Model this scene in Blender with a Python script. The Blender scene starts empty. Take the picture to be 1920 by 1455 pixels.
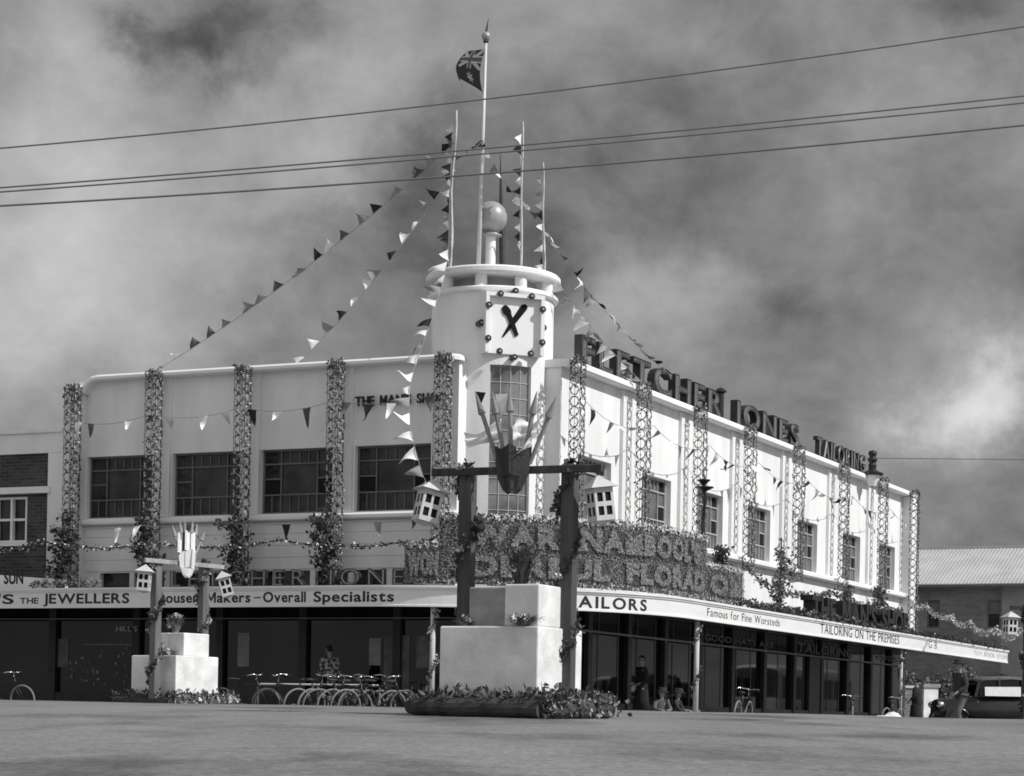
import bpy, bmesh, math, random
import numpy as np
from mathutils import Vector, Matrix
R = math.radians
random.seed(7)
scene = bpy.context.scene
COL = scene.collection

# ------------------------------------------------------------------ camera
ROLL, Y0, FPX = 0.0191, 1345.8, 4068.0
cd = bpy.data.cameras.new('camera'); cam = bpy.data.objects.new('camera', cd); COL.objects.link(cam)
cd.sensor_width = 36.0; cd.lens = FPX / 1920 * 36.0
cd.shift_y = (Y0 - 727.5) / 1920
cd.clip_start = 0.1; cd.clip_end = 3000
cam.location = (0, 0, 0); cam.rotation_euler = (math.pi / 2, -ROLL, 0)
scene.camera = cam
CR, SR = math.cos(ROLL), math.sin(ROLL)

def project(p):
    xr = FPX * p[0] / p[1]; yr = -FPX * p[2] / p[1]
    return 960 + xr * CR - yr * SR, Y0 + xr * SR + yr * CR

def at(px, py, Y):
    dx, dy = px - 960, py - Y0
    xr = dx * CR + dy * SR; yr = -dx * SR + dy * CR
    return Vector((xr / FPX * Y, Y, -yr / FPX * Y))

# ------------------------------------------------------------------ light
EL = R(42)
SH = Vector((0.92, -0.392)).normalized()
SUN = Vector((SH.x * math.cos(EL), SH.y * math.cos(EL), math.sin(EL)))
ld = bpy.data.lights.new('sun', 'SUN'); ld.energy = 3.8; ld.angle = R(0.5); ld.color = (1, 0.995, 0.985)
so = bpy.data.objects.new('sun', ld); COL.objects.link(so)
so.rotation_euler = SUN.to_track_quat('Z', 'Y').to_euler(); so.location = (30, -20, 40)

scene.view_settings.view_transform = 'Standard'; scene.view_settings.look = 'None'
scene.view_settings.exposure = 0.0; scene.view_settings.gamma = 1.0
scene.cycles.max_bounces = 6
try:
    scene.cycles.filter_width = 1.7
except Exception:
    pass

W = bpy.data.worlds.new('World'); scene.world = W; W.use_nodes = True
nt = W.node_tree; nt.nodes.clear()
def wn(t, **kw):
    n = nt.nodes.new(t)
    for k, v in kw.items(): setattr(n, k, v)
    return n
def wm(op, a, b=None, c=None):
    n = wn('ShaderNodeMath', operation=op)
    for i, v in enumerate((a, b, c)):
        if v is None: continue
        if isinstance(v, (int, float)): n.inputs[i].default_value = v
        else: nt.links.new(v, n.inputs[i])
    return n.outputs[0]
SKY_STRENGTH = 0.10
out = wn('ShaderNodeOutputWorld'); bg = wn('ShaderNodeBackground'); bg.inputs[1].default_value = SKY_STRENGTH
sky = wn('ShaderNodeTexSky', sky_type='NISHITA'); sky.sun_disc = False
sky.sun_elevation = EL; sky.sun_rotation = math.atan2(SH.x, SH.y)
bw = wn('ShaderNodeRGBToBW'); nt.links.new(sky.outputs[0], bw.inputs[0])
tc = wn('ShaderNodeTexCoord')
D = tc.outputs['Generated']
def noise(scale, detail, rough, off=(0, 0, 0), stretch=(1, 1, 1), dist=0.0):
    m = wn('ShaderNodeMapping'); m.inputs['Location'].default_value = off; m.inputs['Scale'].default_value = stretch
    nt.links.new(D, m.inputs[0])
    n = wn('ShaderNodeTexNoise'); n.inputs['Scale'].default_value = scale; n.inputs['Detail'].default_value = detail
    n.inputs['Roughness'].default_value = rough; n.inputs['Distortion'].default_value = dist
    nt.links.new(m.outputs[0], n.inputs['Vector'])
    return n
# cloud warp so that the banks are ragged
nw = noise(15.0, 8, 0.62, (2.1, 0, 0.4))
vs = wn('ShaderNodeVectorMath', operation='SUBTRACT'); nt.links.new(nw.outputs['Color'], vs.inputs[0]); vs.inputs[1].default_value = (0.5, 0.5, 0.5)
vm = wn('ShaderNodeVectorMath', operation='SCALE'); nt.links.new(vs.outputs[0], vm.inputs[0]); vm.inputs['Scale'].default_value = 0.085
va = wn('ShaderNodeVectorMath', operation='ADD'); nt.links.new(D, va.inputs[0]); nt.links.new(vm.outputs[0], va.inputs[1])
DW = va.outputs[0]
# cloud banks: heading (deg right of +Y), elevation (deg), size (deg), brightness change
def bank_dir(px, py):
    return at(px, py, 1.0).normalized()
BANKS = [  # px, py give the heading in the sky; radius in degrees; change in radiance
    (425, 75, 1.1, -0.10), (520, 48, 0.85, -0.13), (252, 88, 0.5, -0.18), (320, 95, 0.7, -0.11), (430, 130, 0.6, -0.10), (370, 100, 0.8, -0.04), (620, 90, 0.9, -0.08), (0, 100, 1.0, -0.08), (60, 20, 2.0, 0.04), (130, 110, 2.0, 0.07),
    (90, 190, 2.2, 0.06), (250, 330, 2.6, 0.06), (40, 520, 2.6, 0.20), (200, 480, 2.4, 0.06), (330, 560, 2.6, 0.05), (560, 320, 1.8, 0.10), (650, 250, 1.3, 0.07), (120, 690, 2.6, 0.04),
    (740, 450, 2.6, -0.075), (640, 600, 2.4, -0.05), (820, 300, 1.6, -0.08), (760, 80, 2.2, 0.10), (690, 170, 1.3, 0.06), (930, 30, 1.6, 0.05),
    (1040, 390, 2.0, -0.07), (1250, 350, 3.2, -0.05), (1130, 80, 2.0, 0.04), (1120, 220, 1.8, 0.0),
    (1270, 555, 1.1, 0.16), (1220, 600, 1.2, 0.05), (1400, 500, 1.6, -0.05), (1560, 560, 2.4, -0.05), (1880, 520, 2.4, -0.05), (1480, 70, 1.8, -0.03), (1680, 120, 2.0, 0.05), (1840, 20, 0.9, -0.09), (1700, 300, 2.2, 0.03),
    (1800, 755, 1.1, 0.34), (1745, 790, 0.8, 0.20), (1850, 715, 0.8, 0.22), (1790, 590, 1.2, 0.08), (1820, 920, 2.2, -0.10), (1400, 660, 1.8, 0.0), (1600, 690, 1.8, 0.08),
]
acc = None
for px, py, rad, amt in BANKS:
    d = bank_dir(px, py)
    dn = wn('ShaderNodeVectorMath', operation='DISTANCE'); nt.links.new(DW, dn.inputs[0]); dn.inputs[1].default_value = d
    q = wm('DIVIDE', dn.outputs['Value'], math.radians(rad) * 1.25)
    g = wm('MULTIPLY', wm('POWER', 2.718, wm('MULTIPLY', wm('MULTIPLY', q, q), -1.0)), amt)
    acc = g if acc is None else wm('ADD', acc, g)
n1 = noise(17.0, 9, 0.60, (0.3, 1.1, 0.2), (1, 1, 1.3), 0.25)
n2 = noise(45.0, 6, 0.6, (3.3, 0.1, 1.2), (1, 1, 1.4), 0.1)
cl = wm('ADD', wm('MULTIPLY', wm('SUBTRACT', n1.outputs[0], 0.5), 0.42), wm('MULTIPLY', wm('SUBTRACT', n2.outputs[0], 0.5), 0.10))
val = wm('ADD', wm('ADD', acc, 0.25), cl)
# extra sky brightness added behind the camera to fill the shaded wall
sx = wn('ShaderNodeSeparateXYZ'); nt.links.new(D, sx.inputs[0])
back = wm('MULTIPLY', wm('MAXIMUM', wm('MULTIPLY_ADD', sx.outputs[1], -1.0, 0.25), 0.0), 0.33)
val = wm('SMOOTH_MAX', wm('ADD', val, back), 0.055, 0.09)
# clouds cover most of the sky, thin cover lets the (desaturated) sky through
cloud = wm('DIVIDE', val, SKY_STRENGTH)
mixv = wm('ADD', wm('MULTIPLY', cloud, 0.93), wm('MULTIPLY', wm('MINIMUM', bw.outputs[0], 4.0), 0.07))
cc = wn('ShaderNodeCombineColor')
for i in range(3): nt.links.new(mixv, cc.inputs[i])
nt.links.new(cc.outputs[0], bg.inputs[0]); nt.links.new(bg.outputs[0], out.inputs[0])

# ------------------------------------------------------------------ materials
MATS = {}
def mat(name, v, rough=0.8, amt=0.0, scale=3.0, bump=0.0, bscale=30.0, metal=0.0, spec=0.3, detail=6, lo=None, hi=None, stretch=(1, 1, 1), backface=False, trans=0.0):
    """grey material: base value v, noise variation amt (fraction) or a two tone split lo/hi"""
    m = bpy.data.materials.new(name); m.use_nodes = True; n = m.node_tree; MATS[name] = m
    b = n.nodes['Principled BSDF']; b.inputs['Roughness'].default_value = rough; b.inputs['Metallic'].default_value = metal
    b.inputs['Specular IOR Level'].default_value = spec
    b.inputs['Base Color'].default_value = (v, v, v, 1)
    if amt or lo is not None:
        t = n.nodes.new('ShaderNodeTexCoord'); mp = n.nodes.new('ShaderNodeMapping'); mp.inputs['Scale'].default_value = stretch
        n.links.new(t.outputs['Object'], mp.inputs[0])
        x = n.nodes.new('ShaderNodeTexNoise'); x.inputs['Scale'].default_value = scale; x.inputs['Detail'].default_value = detail
        n.links.new(mp.outputs[0], x.inputs['Vector'])
        r = n.nodes.new('ShaderNodeValToRGB')
        if lo is None:
            a, c = v * (1 - amt), min(1, v * (1 + amt)); p = (0.3, 0.7)
        else:
            a, c = lo, hi; p = (0.44, 0.58)
        r.color_ramp.elements[0].position = p[0]; r.color_ramp.elements[1].position = p[1]
        r.color_ramp.elements[0].color = (a, a, a, 1); r.color_ramp.elements[1].color = (c, c, c, 1)
        n.links.new(x.outputs[0], r.inputs[0]); n.links.new(r.outputs[0], b.inputs['Base Color'])
    if bump:
        t = n.nodes.new('ShaderNodeTexCoord')
        x = n.nodes.new('ShaderNodeTexNoise'); x.inputs['Scale'].default_value = bscale; x.inputs['Detail'].default_value = 5
        n.links.new(t.outputs['Object'], x.inputs['Vector'])
        bp = n.nodes.new('ShaderNodeBump'); bp.inputs['Strength'].default_value = bump; bp.inputs['Distance'].default_value = 0.03
        n.links.new(x.outputs[0], bp.inputs['Height']); n.links.new(bp.outputs[0], b.inputs['Normal'])
    return m
STUCCO = mat('white_stucco', 0.80, 0.85, 0.10, 1.6, 0.18, 14, stretch=(1, 1, 0.22), detail=9)
STUCCO_TRIM = mat('white_painted_trim', 0.82, 0.7, 0.03, 2.0)
FASCIA = mat('cream_fascia_paint', 0.74, 0.6, 0.05, 1.2, stretch=(1, 1, 4))
BLACKP = mat('black_sign_paint', 0.025, 0.5)
GREYP = mat('faded_sign_paint', 0.30, 0.7)
DARKGLASS = mat('dark_shop_glass', 0.006, 0.03, 0.3, 0.7, spec=0.32)
WINGLASS = mat('curtained_window_glass', 0.13, 0.12, 0.35, 1.5, spec=0.5)
SHADEGLASS = mat('unlit_window_glass', 0.035, 0.08, 0.7, 1.6, spec=0.28)
TOWERGLASS = mat('tower_window_glass', 0.17, 0.15, 0.6, 1.6, spec=0.5)
VENTHOLE = mat('open_window_dark', 0.01, 0.9)
STEELFRAME = mat('steel_window_frame', 0.42, 0.5, 0.1)
SHADEFRAME = mat('dark_window_frame', 0.14, 0.5, 0.2)
SHOPFRAME = mat('dark_shopfront_frame', 0.03, 0.4, 0.3)
TILE = mat('black_stallboard_tile', 0.02, 0.25, 0.3, 3)
BRICK = None
ASPHALT = None
PAVE = mat('concrete_pavement', 0.25, 0.9, 0.2, 1.5)
ROOFIRON = None
TIMBERD = mat('dark_rough_timber', 0.055, 0.9, 0.45, 6, 0.4, 40, stretch=(1, 1, 0.12))
SPEARM = mat('painted_spear_wood', 0.26, 0.8, 0.2, 8)
TIMBERP = mat('dark_post_timber', 0.085, 0.9, 0.4, 6, 0.4, 40, stretch=(1, 1, 0.12))
TIMBERL = mat('sunlit_rough_timber', 0.34, 0.9, 0.3, 6, 0.4, 40, stretch=(1, 1, 0.12))  # paler beam timber, sunlight put into its colour
TIMBERM = mat('sunlit_post_timber', 0.15, 0.9, 0.35, 6, 0.4, 40, stretch=(1, 1, 0.12))  # post timber lightened in colour for the arch that faces the sun
PLASTERG = mat('grey_cement_block', 0.46, 0.95, 0.25, 3.0, 0.3, 18, detail=10)
PLASTERD = mat('dark_cement_block', 0.30, 0.95, 0.25, 4.5, 0.3, 22)  # darker mottled cement tone
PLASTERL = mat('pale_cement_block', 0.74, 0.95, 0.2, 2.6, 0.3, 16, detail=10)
LEAF = mat('dark_green_leaf', 0.07, 0.6, 0.6, 9.0)
LEAFM = mat('mid_green_leaf', 0.13, 0.6, 0.6, 9.0)
PETAL = mat('mixed_flower_petals', 0.3, 0.8, lo=0.05, hi=0.75, scale=16.0, detail=2)
PETALD = mat('wilting_flower_petals', 0.3, 0.8, lo=0.07, hi=0.38, scale=26.0, detail=2)
PETALL = mat('pale_flower_petals', 0.3, 0.8, lo=0.22, hi=0.68, scale=15.0, detail=2)
PETALA = mat('ring_of_mixed_flowers', 0.3, 0.8, lo=0.03, hi=0.62, scale=15.0, detail=2)
PETALM = mat('paper_flower_ring', 0.3, 0.8, lo=0.04, hi=0.40, scale=14.0, detail=2)
WHITECLOTH = mat('white_cotton_cloth', 0.80, 0.9, 0.06, 12)
CLOTH = [mat('black_bunting_cloth', 0.03, 0.9), mat('charcoal_bunting_cloth', 0.11, 0.9), mat('grey_bunting_cloth', 0.28, 0.9), mat('white_bunting_cloth', 0.80, 0.9)]
CORD = mat('bunting_cord', 0.30, 0.9)
WIREM = mat('overhead_cable', 0.13, 0.9, spec=0.0)
POLEW = mat('pale_bamboo_pole', 0.55, 0.6, 0.25, 4)
POLEP = mat('painted_flagpole', 0.62, 0.4, 0.1, 2)
BALLM = mat('painted_metal_ball', 0.36, 0.36, 0.12, 4, metal=0.1, spec=0.5)
SPIREM = mat('lead_spire', 0.05, 0.5, 0.2)
SIGNMET = mat('dark_sign_metal', 0.018, 0.45, 0.3, 2, spec=0.5)
SIGNFACE = mat('grey_sign_trough', 0.085, 0.45, 0.2, 2)
NEON = mat('unlit_neon_tube', 0.45, 0.2, spec=0.5)
HANDM = mat('black_clock_hand', 0.012, 0.8, spec=0.1)
BLACKM = mat('black_painted_metal', 0.02, 0.4, spec=0.5)
CHROME = mat('bicycle_chrome', 0.65, 0.25, metal=0.9)
TYREM = mat('bicycle_tyre_rubber', 0.22, 0.85)
RUBBER = mat('black_rubber', 0.025, 0.8)
LEATHER = mat('brown_saddle_leather', 0.05, 0.5)
LANTERN = mat('painted_plywood_lantern', 0.55, 0.8, 0.1, 12)
SKIN = mat('human_skin', 0.27, 0.6)
SUITD = mat('dark_wool_jacket', 0.045, 0.95, 0.25, 30)
TROUS = mat('grey_wool_trousers', 0.12, 0.95, 0.25, 20)
COATB = mat('black_wool_coat', 0.022, 0.95)
HATM = mat('dark_felt_hat', 0.03, 0.9)
HAIRM = mat('dark_hair', 0.02, 0.7)
SHOEM = mat('black_shoe_leather', 0.015, 0.4)
PALECLOTH = mat('pale_dress_cotton', 0.13, 0.9, 0.15, 30)
CARBLK = mat('black_car_enamel', 0.02, 0.18, 0.2, 2, spec=0.5)
CARROOF = mat('dusty_car_roof', 0.10, 0.45, 0.25, 3)
POSTER = mat('printed_poster', 0.30, 0.8, 0.2, 6)
POSTM = mat('painted_verandah_post', 0.52, 0.7, 0.1, 5)

def brick_material(name, a, b, mortar, sx, sy):
    m = bpy.data.materials.new(name); m.use_nodes = True; n = m.node_tree
    bs = n.nodes['Principled BSDF']; bs.inputs['Roughness'].default_value = 0.9; bs.inputs['Specular IOR Level'].default_value = 0.2
    t = n.nodes.new('ShaderNodeTexCoord'); s = n.nodes.new('ShaderNodeSeparateXYZ'); c = n.nodes.new('ShaderNodeCombineXYZ')
    n.links.new(t.outputs['Object'], s.inputs[0]); n.links.new(s.outputs[0], c.inputs[0]); n.links.new(s.outputs[2], c.inputs[1])
    k = n.nodes.new('ShaderNodeTexBrick'); k.inputs['Scale'].default_value = 1.0
    k.inputs['Brick Width'].default_value = sx; k.inputs['Row Height'].default_value = sy; k.inputs['Mortar Size'].default_value = 0.008
    k.inputs['Color1'].default_value = (a, a, a, 1); k.inputs['Color2'].default_value = (b, b, b, 1); k.inputs['Mortar'].default_value = (mortar, mortar, mortar, 1)
    n.links.new(c.outputs[0], k.inputs['Vector'])
    x = n.nodes.new('ShaderNodeTexNoise'); x.inputs['Scale'].default_value = 1.3; x.inputs['Detail'].default_value = 6
    n.links.new(t.outputs['Object'], x.inputs['Vector'])
    mx = n.nodes.new('ShaderNodeMixRGB'); mx.blend_type = 'OVERLAY'; mx.inputs[0].default_value = 0.5
    n.links.new(k.outputs[0], mx.inputs[1]); n.links.new(x.outputs[0], mx.inputs[2]); n.links.new(mx.outputs[0], bs.inputs['Base Color'])
    bp = n.nodes.new('ShaderNodeBump'); bp.inputs['Strength'].default_value = 0.3; bp.inputs['Distance'].default_value = 0.01
    n.links.new(k.outputs['Fac'], bp.inputs['Height']); bp.invert = True; n.links.new(bp.outputs[0], bs.inputs['Normal'])
    return m
BRICKD = brick_material('dark_red_brick', 0.05, 0.09, 0.12, 0.24, 0.085)
BRICKR = brick_material('weathered_brick', 0.15, 0.22, 0.26, 0.26, 0.10)

def asphalt_material():
    m = bpy.data.materials.new('worn_asphalt'); m.use_nodes = True; n = m.node_tree
    bs = n.nodes['Principled BSDF']; bs.inputs['Roughness'].default_value = 0.9; bs.inputs['Specular IOR Level'].default_value = 0.25
    t = n.nodes.new('ShaderNodeTexCoord')
    def nz(scale, det, st, rough=0.6):
        mp = n.nodes.new('ShaderNodeMapping'); mp.inputs['Scale'].default_value = st; n.links.new(t.outputs['Object'], mp.inputs[0])
        x = n.nodes.new('ShaderNodeTexNoise'); x.inputs['Scale'].default_value = scale; x.inputs['Detail'].default_value = det; x.inputs['Roughness'].default_value = rough
        n.links.new(mp.outputs[0], x.inputs['Vector']); return x.outputs[0]
    def ramp(x, p0, v0, p1, v1):
        r = n.nodes.new('ShaderNodeMapRange'); r.inputs[1].default_value = p0; r.inputs[2].default_value = p1; r.inputs[3].default_value = v0; r.inputs[4].default_value = v1
        n.links.new(x, r.inputs[0]); return r.outputs[0]
    def mul(a, b):
        k = n.nodes.new('ShaderNodeMath'); k.operation = 'MULTIPLY'; n.links.new(a, k.inputs[0]); n.links.new(b, k.inputs[1]); return k.outputs[0]
    base = ramp(nz(0.35, 6, (1, 0.35, 1)), 0.3, 0.165, 0.7, 0.24)
    grit = ramp(nz(16.0, 4, (1, 0.45, 1), 0.8), 0.25, 0.60, 0.75, 1.40)
    streak = ramp(nz(0.9, 6, (0.50, 0.26, 1)), 0.32, 0.42, 0.50, 1.08)
    tyre = ramp(nz(2.2, 4, (0.35, 1.6, 1)), 0.25, 0.8, 0.5, 1.0)
    v = mul(mul(mul(base, grit), streak), tyre)
    c = n.nodes.new('ShaderNodeCombineColor')
    for i in range(3): n.links.new(v, c.inputs[i])
    n.links.new(c.outputs[0], bs.inputs['Base Color'])
    bp = n.nodes.new('ShaderNodeBump'); bp.inputs['Strength'].default_value = 0.35; bp.inputs['Distance'].default_value = 0.02
    n.links.new(nz(25.0, 4, (1, 1, 1)), bp.inputs['Height']); n.links.new(bp.outputs[0], bs.inputs['Normal'])
    return m
ASPHALT = asphalt_material()

def roof_material():
    m = bpy.data.materials.new('galvanised_corrugated_iron'); m.use_nodes = True; n = m.node_tree
    bs = n.nodes['Principled BSDF']; bs.inputs['Roughness'].default_value = 0.55; bs.inputs['Metallic'].default_value = 0.15
    t = n.nodes.new('ShaderNodeTexCoord')
    x = n.nodes.new('ShaderNodeTexNoise'); x.inputs['Scale'].default_value = 1.1; x.inputs['Detail'].default_value = 7
    n.links.new(t.outputs['Object'], x.inputs['Vector'])
    r = n.nodes.new('ShaderNodeMapRange'); r.inputs[1].default_value = 0.3; r.inputs[2].default_value = 0.7; r.inputs[3].default_value = 0.46; r.inputs[4].default_value = 0.60
    n.links.new(x.outputs[0], r.inputs[0])
    c = n.nodes.new('ShaderNodeCombineColor')
    for i in range(3): n.links.new(r.outputs[0], c.inputs[i])
    n.links.new(c.outputs[0], bs.inputs['Base Color'])
    return m
ROOFIRON = roof_material()

# ------------------------------------------------------------------ mesh builder
class MB:
    def __init__(self): self.v = []; self.f = []
    def quad(self, a, b, c, d):
        i = len(self.v); self.v += [tuple(a), tuple(b), tuple(c), tuple(d)]; self.f.append((i, i + 1, i + 2, i + 3))
    def tri(self, a, b, c):
        i = len(self.v); self.v += [tuple(a), tuple(b), tuple(c)]; self.f.append((i, i + 1, i + 2))
    def hexa(self, p):      # 8 corners: bottom ring 0-3, top ring 4-7
        i = len(self.v); self.v += [tuple(x) for x in p]
        for q in ((3, 2, 1, 0), (4, 5, 6, 7), (0, 1, 5, 4), (1, 2, 6, 5), (2, 3, 7, 6), (3, 0, 4, 7)): self.f.append(tuple(i + k for k in q))
        return self
    def box(self, fr, s0, s1, n0, n1, z0, z1):
        return self.hexa([fr(s0, n0, z0), fr(s1, n0, z0), fr(s1, n1, z0), fr(s0, n1, z0), fr(s0, n0, z1), fr(s1, n0, z1), fr(s1, n1, z1), fr(s0, n1, z1)])
    def tube(self, pts, r, n=8, caps=True):
        pts = [Vector(p) for p in pts]; rs = r if isinstance(r, (list, tuple)) else [r] * len(pts)
        base = len(self.v)
        for k, p in enumerate(pts):
            d = (pts[min(k + 1, len(pts) - 1)] - pts[max(k - 1, 0)]).normalized()
            u = d.cross(Vector((0, 0, 1)))
            if u.length < 0.05: u = d.cross(Vector((0, 1, 0)))
            u.normalize(); w = d.cross(u)
            for j in range(n):
                a = 2 * math.pi * j / n
                self.v.append(tuple(p + (u * math.cos(a) + w * math.sin(a)) * rs[k]))
        for k in range(len(pts) - 1):
            for j in range(n):
                a = base + k * n + j; b = base + k * n + (j + 1) % n
                self.f.append((a, b, b + n, a + n))
        if caps:
            self.f.append(tuple(base + j for j in range(n))[::-1]); self.f.append(tuple(base + (len(pts) - 1) * n + j for j in range(n)))
        return self
    def lathe(self, prof, c=(0, 0, 0), n=24, a0=0.0, a1=2 * math.pi):
        base = len(self.v); full = abs(a1 - a0) > 6.28; m = n if full else n + 1
        for (r, z) in prof:
            for j in range(m):
                a = a0 + (a1 - a0) * j / n
                self.v.append((c[0] + r * math.cos(a), c[1] + r * math.sin(a), c[2] + z))
        for k in range(len(prof) - 1):
            for j in range(n):
                a = base + k * m + j; b = base + k * m + (j + 1) % m
                self.f.append((a, b, b + m, a + m))
        return self
    def sphere(self, c, r, n=16, sc=(1, 1, 1)):
        base = len(self.v); h = n // 2
        for k in range(h + 1):
            t = math.pi * k / h
            for j in range(n):
                a = 2 * math.pi * j / n
                self.v.append((c[0] + r * sc[0] * math.sin(t) * math.cos(a), c[1] + r * sc[1] * math.sin(t) * math.sin(a), c[2] + r * sc[2] * math.cos(t)))
        for k in range(h):
            for j in range(n):
                a = base + k * n + j; b = base + k * n + (j + 1) % n
                self.f.append((a, a + n, b + n, b))
        return self
    def leaf(self, p, s, rng=random, up=0.0, asp=0.5):
        d = Vector((rng.gauss(0, 1), rng.gauss(0, 1), rng.gauss(0, 1) + up)); d.normalize()
        e = d.cross(Vector((rng.gauss(0, 1), rng.gauss(0, 1), rng.gauss(0, 1))))
        if e.length < 1e-3: e = Vector((1, 0, 0))
        e.normalize(); p = Vector(p); w = s * asp
        self.quad(p, p + d * s * 0.5 + e * w, p + d * s, p + d * s * 0.5 - e * w)
    def cloud(self, c, rad, n, s, rng=random, up=0.0, asp=0.5):
        for _ in range(n):
            d = Vector((rng.gauss(0, 1), rng.gauss(0, 1), rng.gauss(0, 1))); d.normalize(); k = rng.random() ** 0.45
            self.leaf((c[0] + d.x * rad[0] * k, c[1] + d.y * rad[1] * k, c[2] + d.z * rad[2] * k), s * rng.uniform(0.6, 1.3), rng, up, asp)
    def add(self, verts, faces, fn=None):
        i = len(self.v); self.v += [tuple(fn(*q)) if fn else tuple(q) for q in verts]; self.f += [tuple(i + k for k in f) for f in faces]
    def build(self, name, material, parent=None, smooth=False, recalc=True):
        off = Vector((0, 0, 0))
        if parent is not None:
            off = Vector(parent.location); pp = parent.parent
            while pp is not None: off = off + Vector(pp.location); pp = pp.parent
        me = bpy.data.meshes.new(name); me.from_pydata([(x - off.x, y - off.y, z - off.z) for x, y, z in self.v], [], self.f)
        if recalc:
            b = bmesh.new(); b.from_mesh(me); bmesh.ops.recalc_face_normals(b, faces=b.faces); b.to_mesh(me); b.free()
        me.materials.append(material)
        if smooth:
            me.polygons.foreach_set('use_smooth', [True] * len(me.polygons))
        me.update()
        o = bpy.data.objects.new(name, me); COL.objects.link(o)
        if parent is not None: o.parent = parent
        return o
def xyz(x, y, z): return Vector((x, y, z))
def rotframe(o, ang):
    c, s = math.cos(ang), math.sin(ang); o = Vector(o)
    return lambda x, y, z: Vector((o.x + x * c - y * s, o.y + x * s + y * c, o.z + z))

def tag(o, label, cat, group=None):
    o['label'] = label; o['category'] = cat
    if group: o['group'] = group
    return o
def thing(name, label, cat, loc=(0, 0, 0), group=None):
    o = bpy.data.objects.new(name, None); COL.objects.link(o); o.location = loc; o.empty_display_size = 0.3
    return tag(o, label, cat, group)
def structure(o): o['kind'] = 'structure'; return o
def copy_tree(o, parent=None):
    c = o.copy(); COL.objects.link(c)
    if parent is not None: c.parent = parent
    for ch in list(o.children): copy_tree(ch, c)
    return c

# ------------------------------------------------------------------ street frames
AL = R(25.27); CA, SA = math.cos(AL), math.sin(AL)
C0 = Vector((0.2355, 48.43, 0))
UA, NA = Vector((-CA, SA, 0)), Vector((-SA, -CA, 0))
UB, NB = Vector((SA, CA, 0)), Vector((CA, -SA, 0))
def FA(s, n, z): return C0 + UA * s + NA * n + Vector((0, 0, z))
def FB(s, n, z): return C0 + UB * s + NB * n + Vector((0, 0, z))
T = 2.55; RN = 2.95
TQ = (RN + T) * math.pi / 4
OC = C0 + (NA + NB) * (-T)
def PATH(q, n, z):
    """awning line round the corner: q < 0 along the shaded street, q > 0 along the sunny street"""
    if q <= -TQ: return FA(T - TQ - q, n, z)
    if q >= TQ: return FB(q - TQ + T, n, z)
    a = (q + TQ) / (2 * TQ) * math.pi / 2
    d = NA * math.cos(a) + NB * math.sin(a)
    return OC + d * (n + T) + Vector((0, 0, z))
def q_at(px, n=2.95, z=2.6, fn=PATH, lo=-26.0, hi=40.0):
    for _ in range(50):
        m = (lo + hi) / 2
        if project(fn(m, n, z))[0] < px: lo = m
        else: hi = m
    return (lo + hi) / 2

# ------------------------------------------------------------------ lettering
_G = {}
CAPH = 0.682
def glyph(ch, bold=0.0, ext=0.0, outline=0.0):
    k = (ch, bold, ext, outline)
    if k in _G: return _G[k]
    if ch == 'M' and bold > 0 and not outline: _G[k] = glyph_m(bold, ext); return _G[k]
    cu = bpy.data.curves.new('glyph', 'FONT'); cu.body = ch; cu.size = 1.0; cu.resolution_u = 4
    if outline: cu.fill_mode = 'NONE'; cu.bevel_depth = outline; cu.bevel_resolution = 0; cu.offset = bold
    else: cu.extrude = ext; cu.offset = bold
    o = bpy.data.objects.new('glyph', cu); me = bpy.data.meshes.new_from_object(o)
    vs = [tuple(v.co) for v in me.vertices]; fs = [tuple(p.vertices) for p in me.polygons]
    bpy.data.objects.remove(o); bpy.data.meshes.remove(me); bpy.data.curves.remove(cu)
    _G[k] = (vs, fs); return _G[k]
def glyph_m(bold, ext):
    h, w, t = CAPH, 0.636, 0.085 + 2 * bold; b = bold
    P = [(-b, -b), (-b, h + b), (t * 1.05, h + b), (w / 2, h * 0.40), (w - t * 1.05, h + b), (w + b, h + b), (w + b, -b), (w + b - t, -b), (w + b - t, h * 0.74 - t * 0.5), (w / 2, h * 0.40 - t * 1.75), (t - b, h * 0.74 - t * 0.5), (t - b, -b)]
    P = [(x, y) for x, y in P]; k = len(P); x0 = 0.07
    if ext <= 0: return [(x + x0, y, 0.0) for x, y in P], [tuple(range(k))]
    vs = [(x + x0, y, ext) for x, y in P] + [(x + x0, y, -ext) for x, y in P]
    return vs, [tuple(range(k)), tuple(range(2 * k - 1, k - 1, -1))] + [(i, k + i, k + (i + 1) % k, (i + 1) % k) for i in range(k)]
def extent(ch):
    vs, _ = glyph(ch); xs = [v[0] for v in vs]; return min(xs), max(xs)
def layout(text, gap=0.12, space=0.38):
    x = 0.0; outl = []
    for ch in text:
        if ch == ' ': x += space; continue
        a, b = extent(ch); outl.append((ch, x - a)); x += (b - a) + gap
    return outl, x - gap
def lettering(text, width, height, bold=0.0, ext=0.0, gap=0.12, space=0.38, outline=0.0):
    """per letter lists of (verts, faces), lower left at 0,0; x scaled to width, y so that capitals are height high"""
    lay, tot = layout(text, gap, space); kx = width / tot; ky = height / CAPH; res = []
    for ch, x in lay:
        vs, fs = glyph(ch, bold, ext, outline)
        res.append((ch, [((v[0] + x) * kx, v[1] * ky, v[2] * ky) for v in vs], fs))
    return res
def text_mb(text, width, height, fn, **kw):
    m = MB()
    for ch, vs, fs in lettering(text, width, height, **kw): m.add(vs, fs, fn)
    return m
def on_path(q0, n, z0, k=1.0):
    """letters run to the right along the awning path from q0"""
    return lambda x, y, z: PATH(q0 + x * k, n + z, z0 + y)

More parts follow.
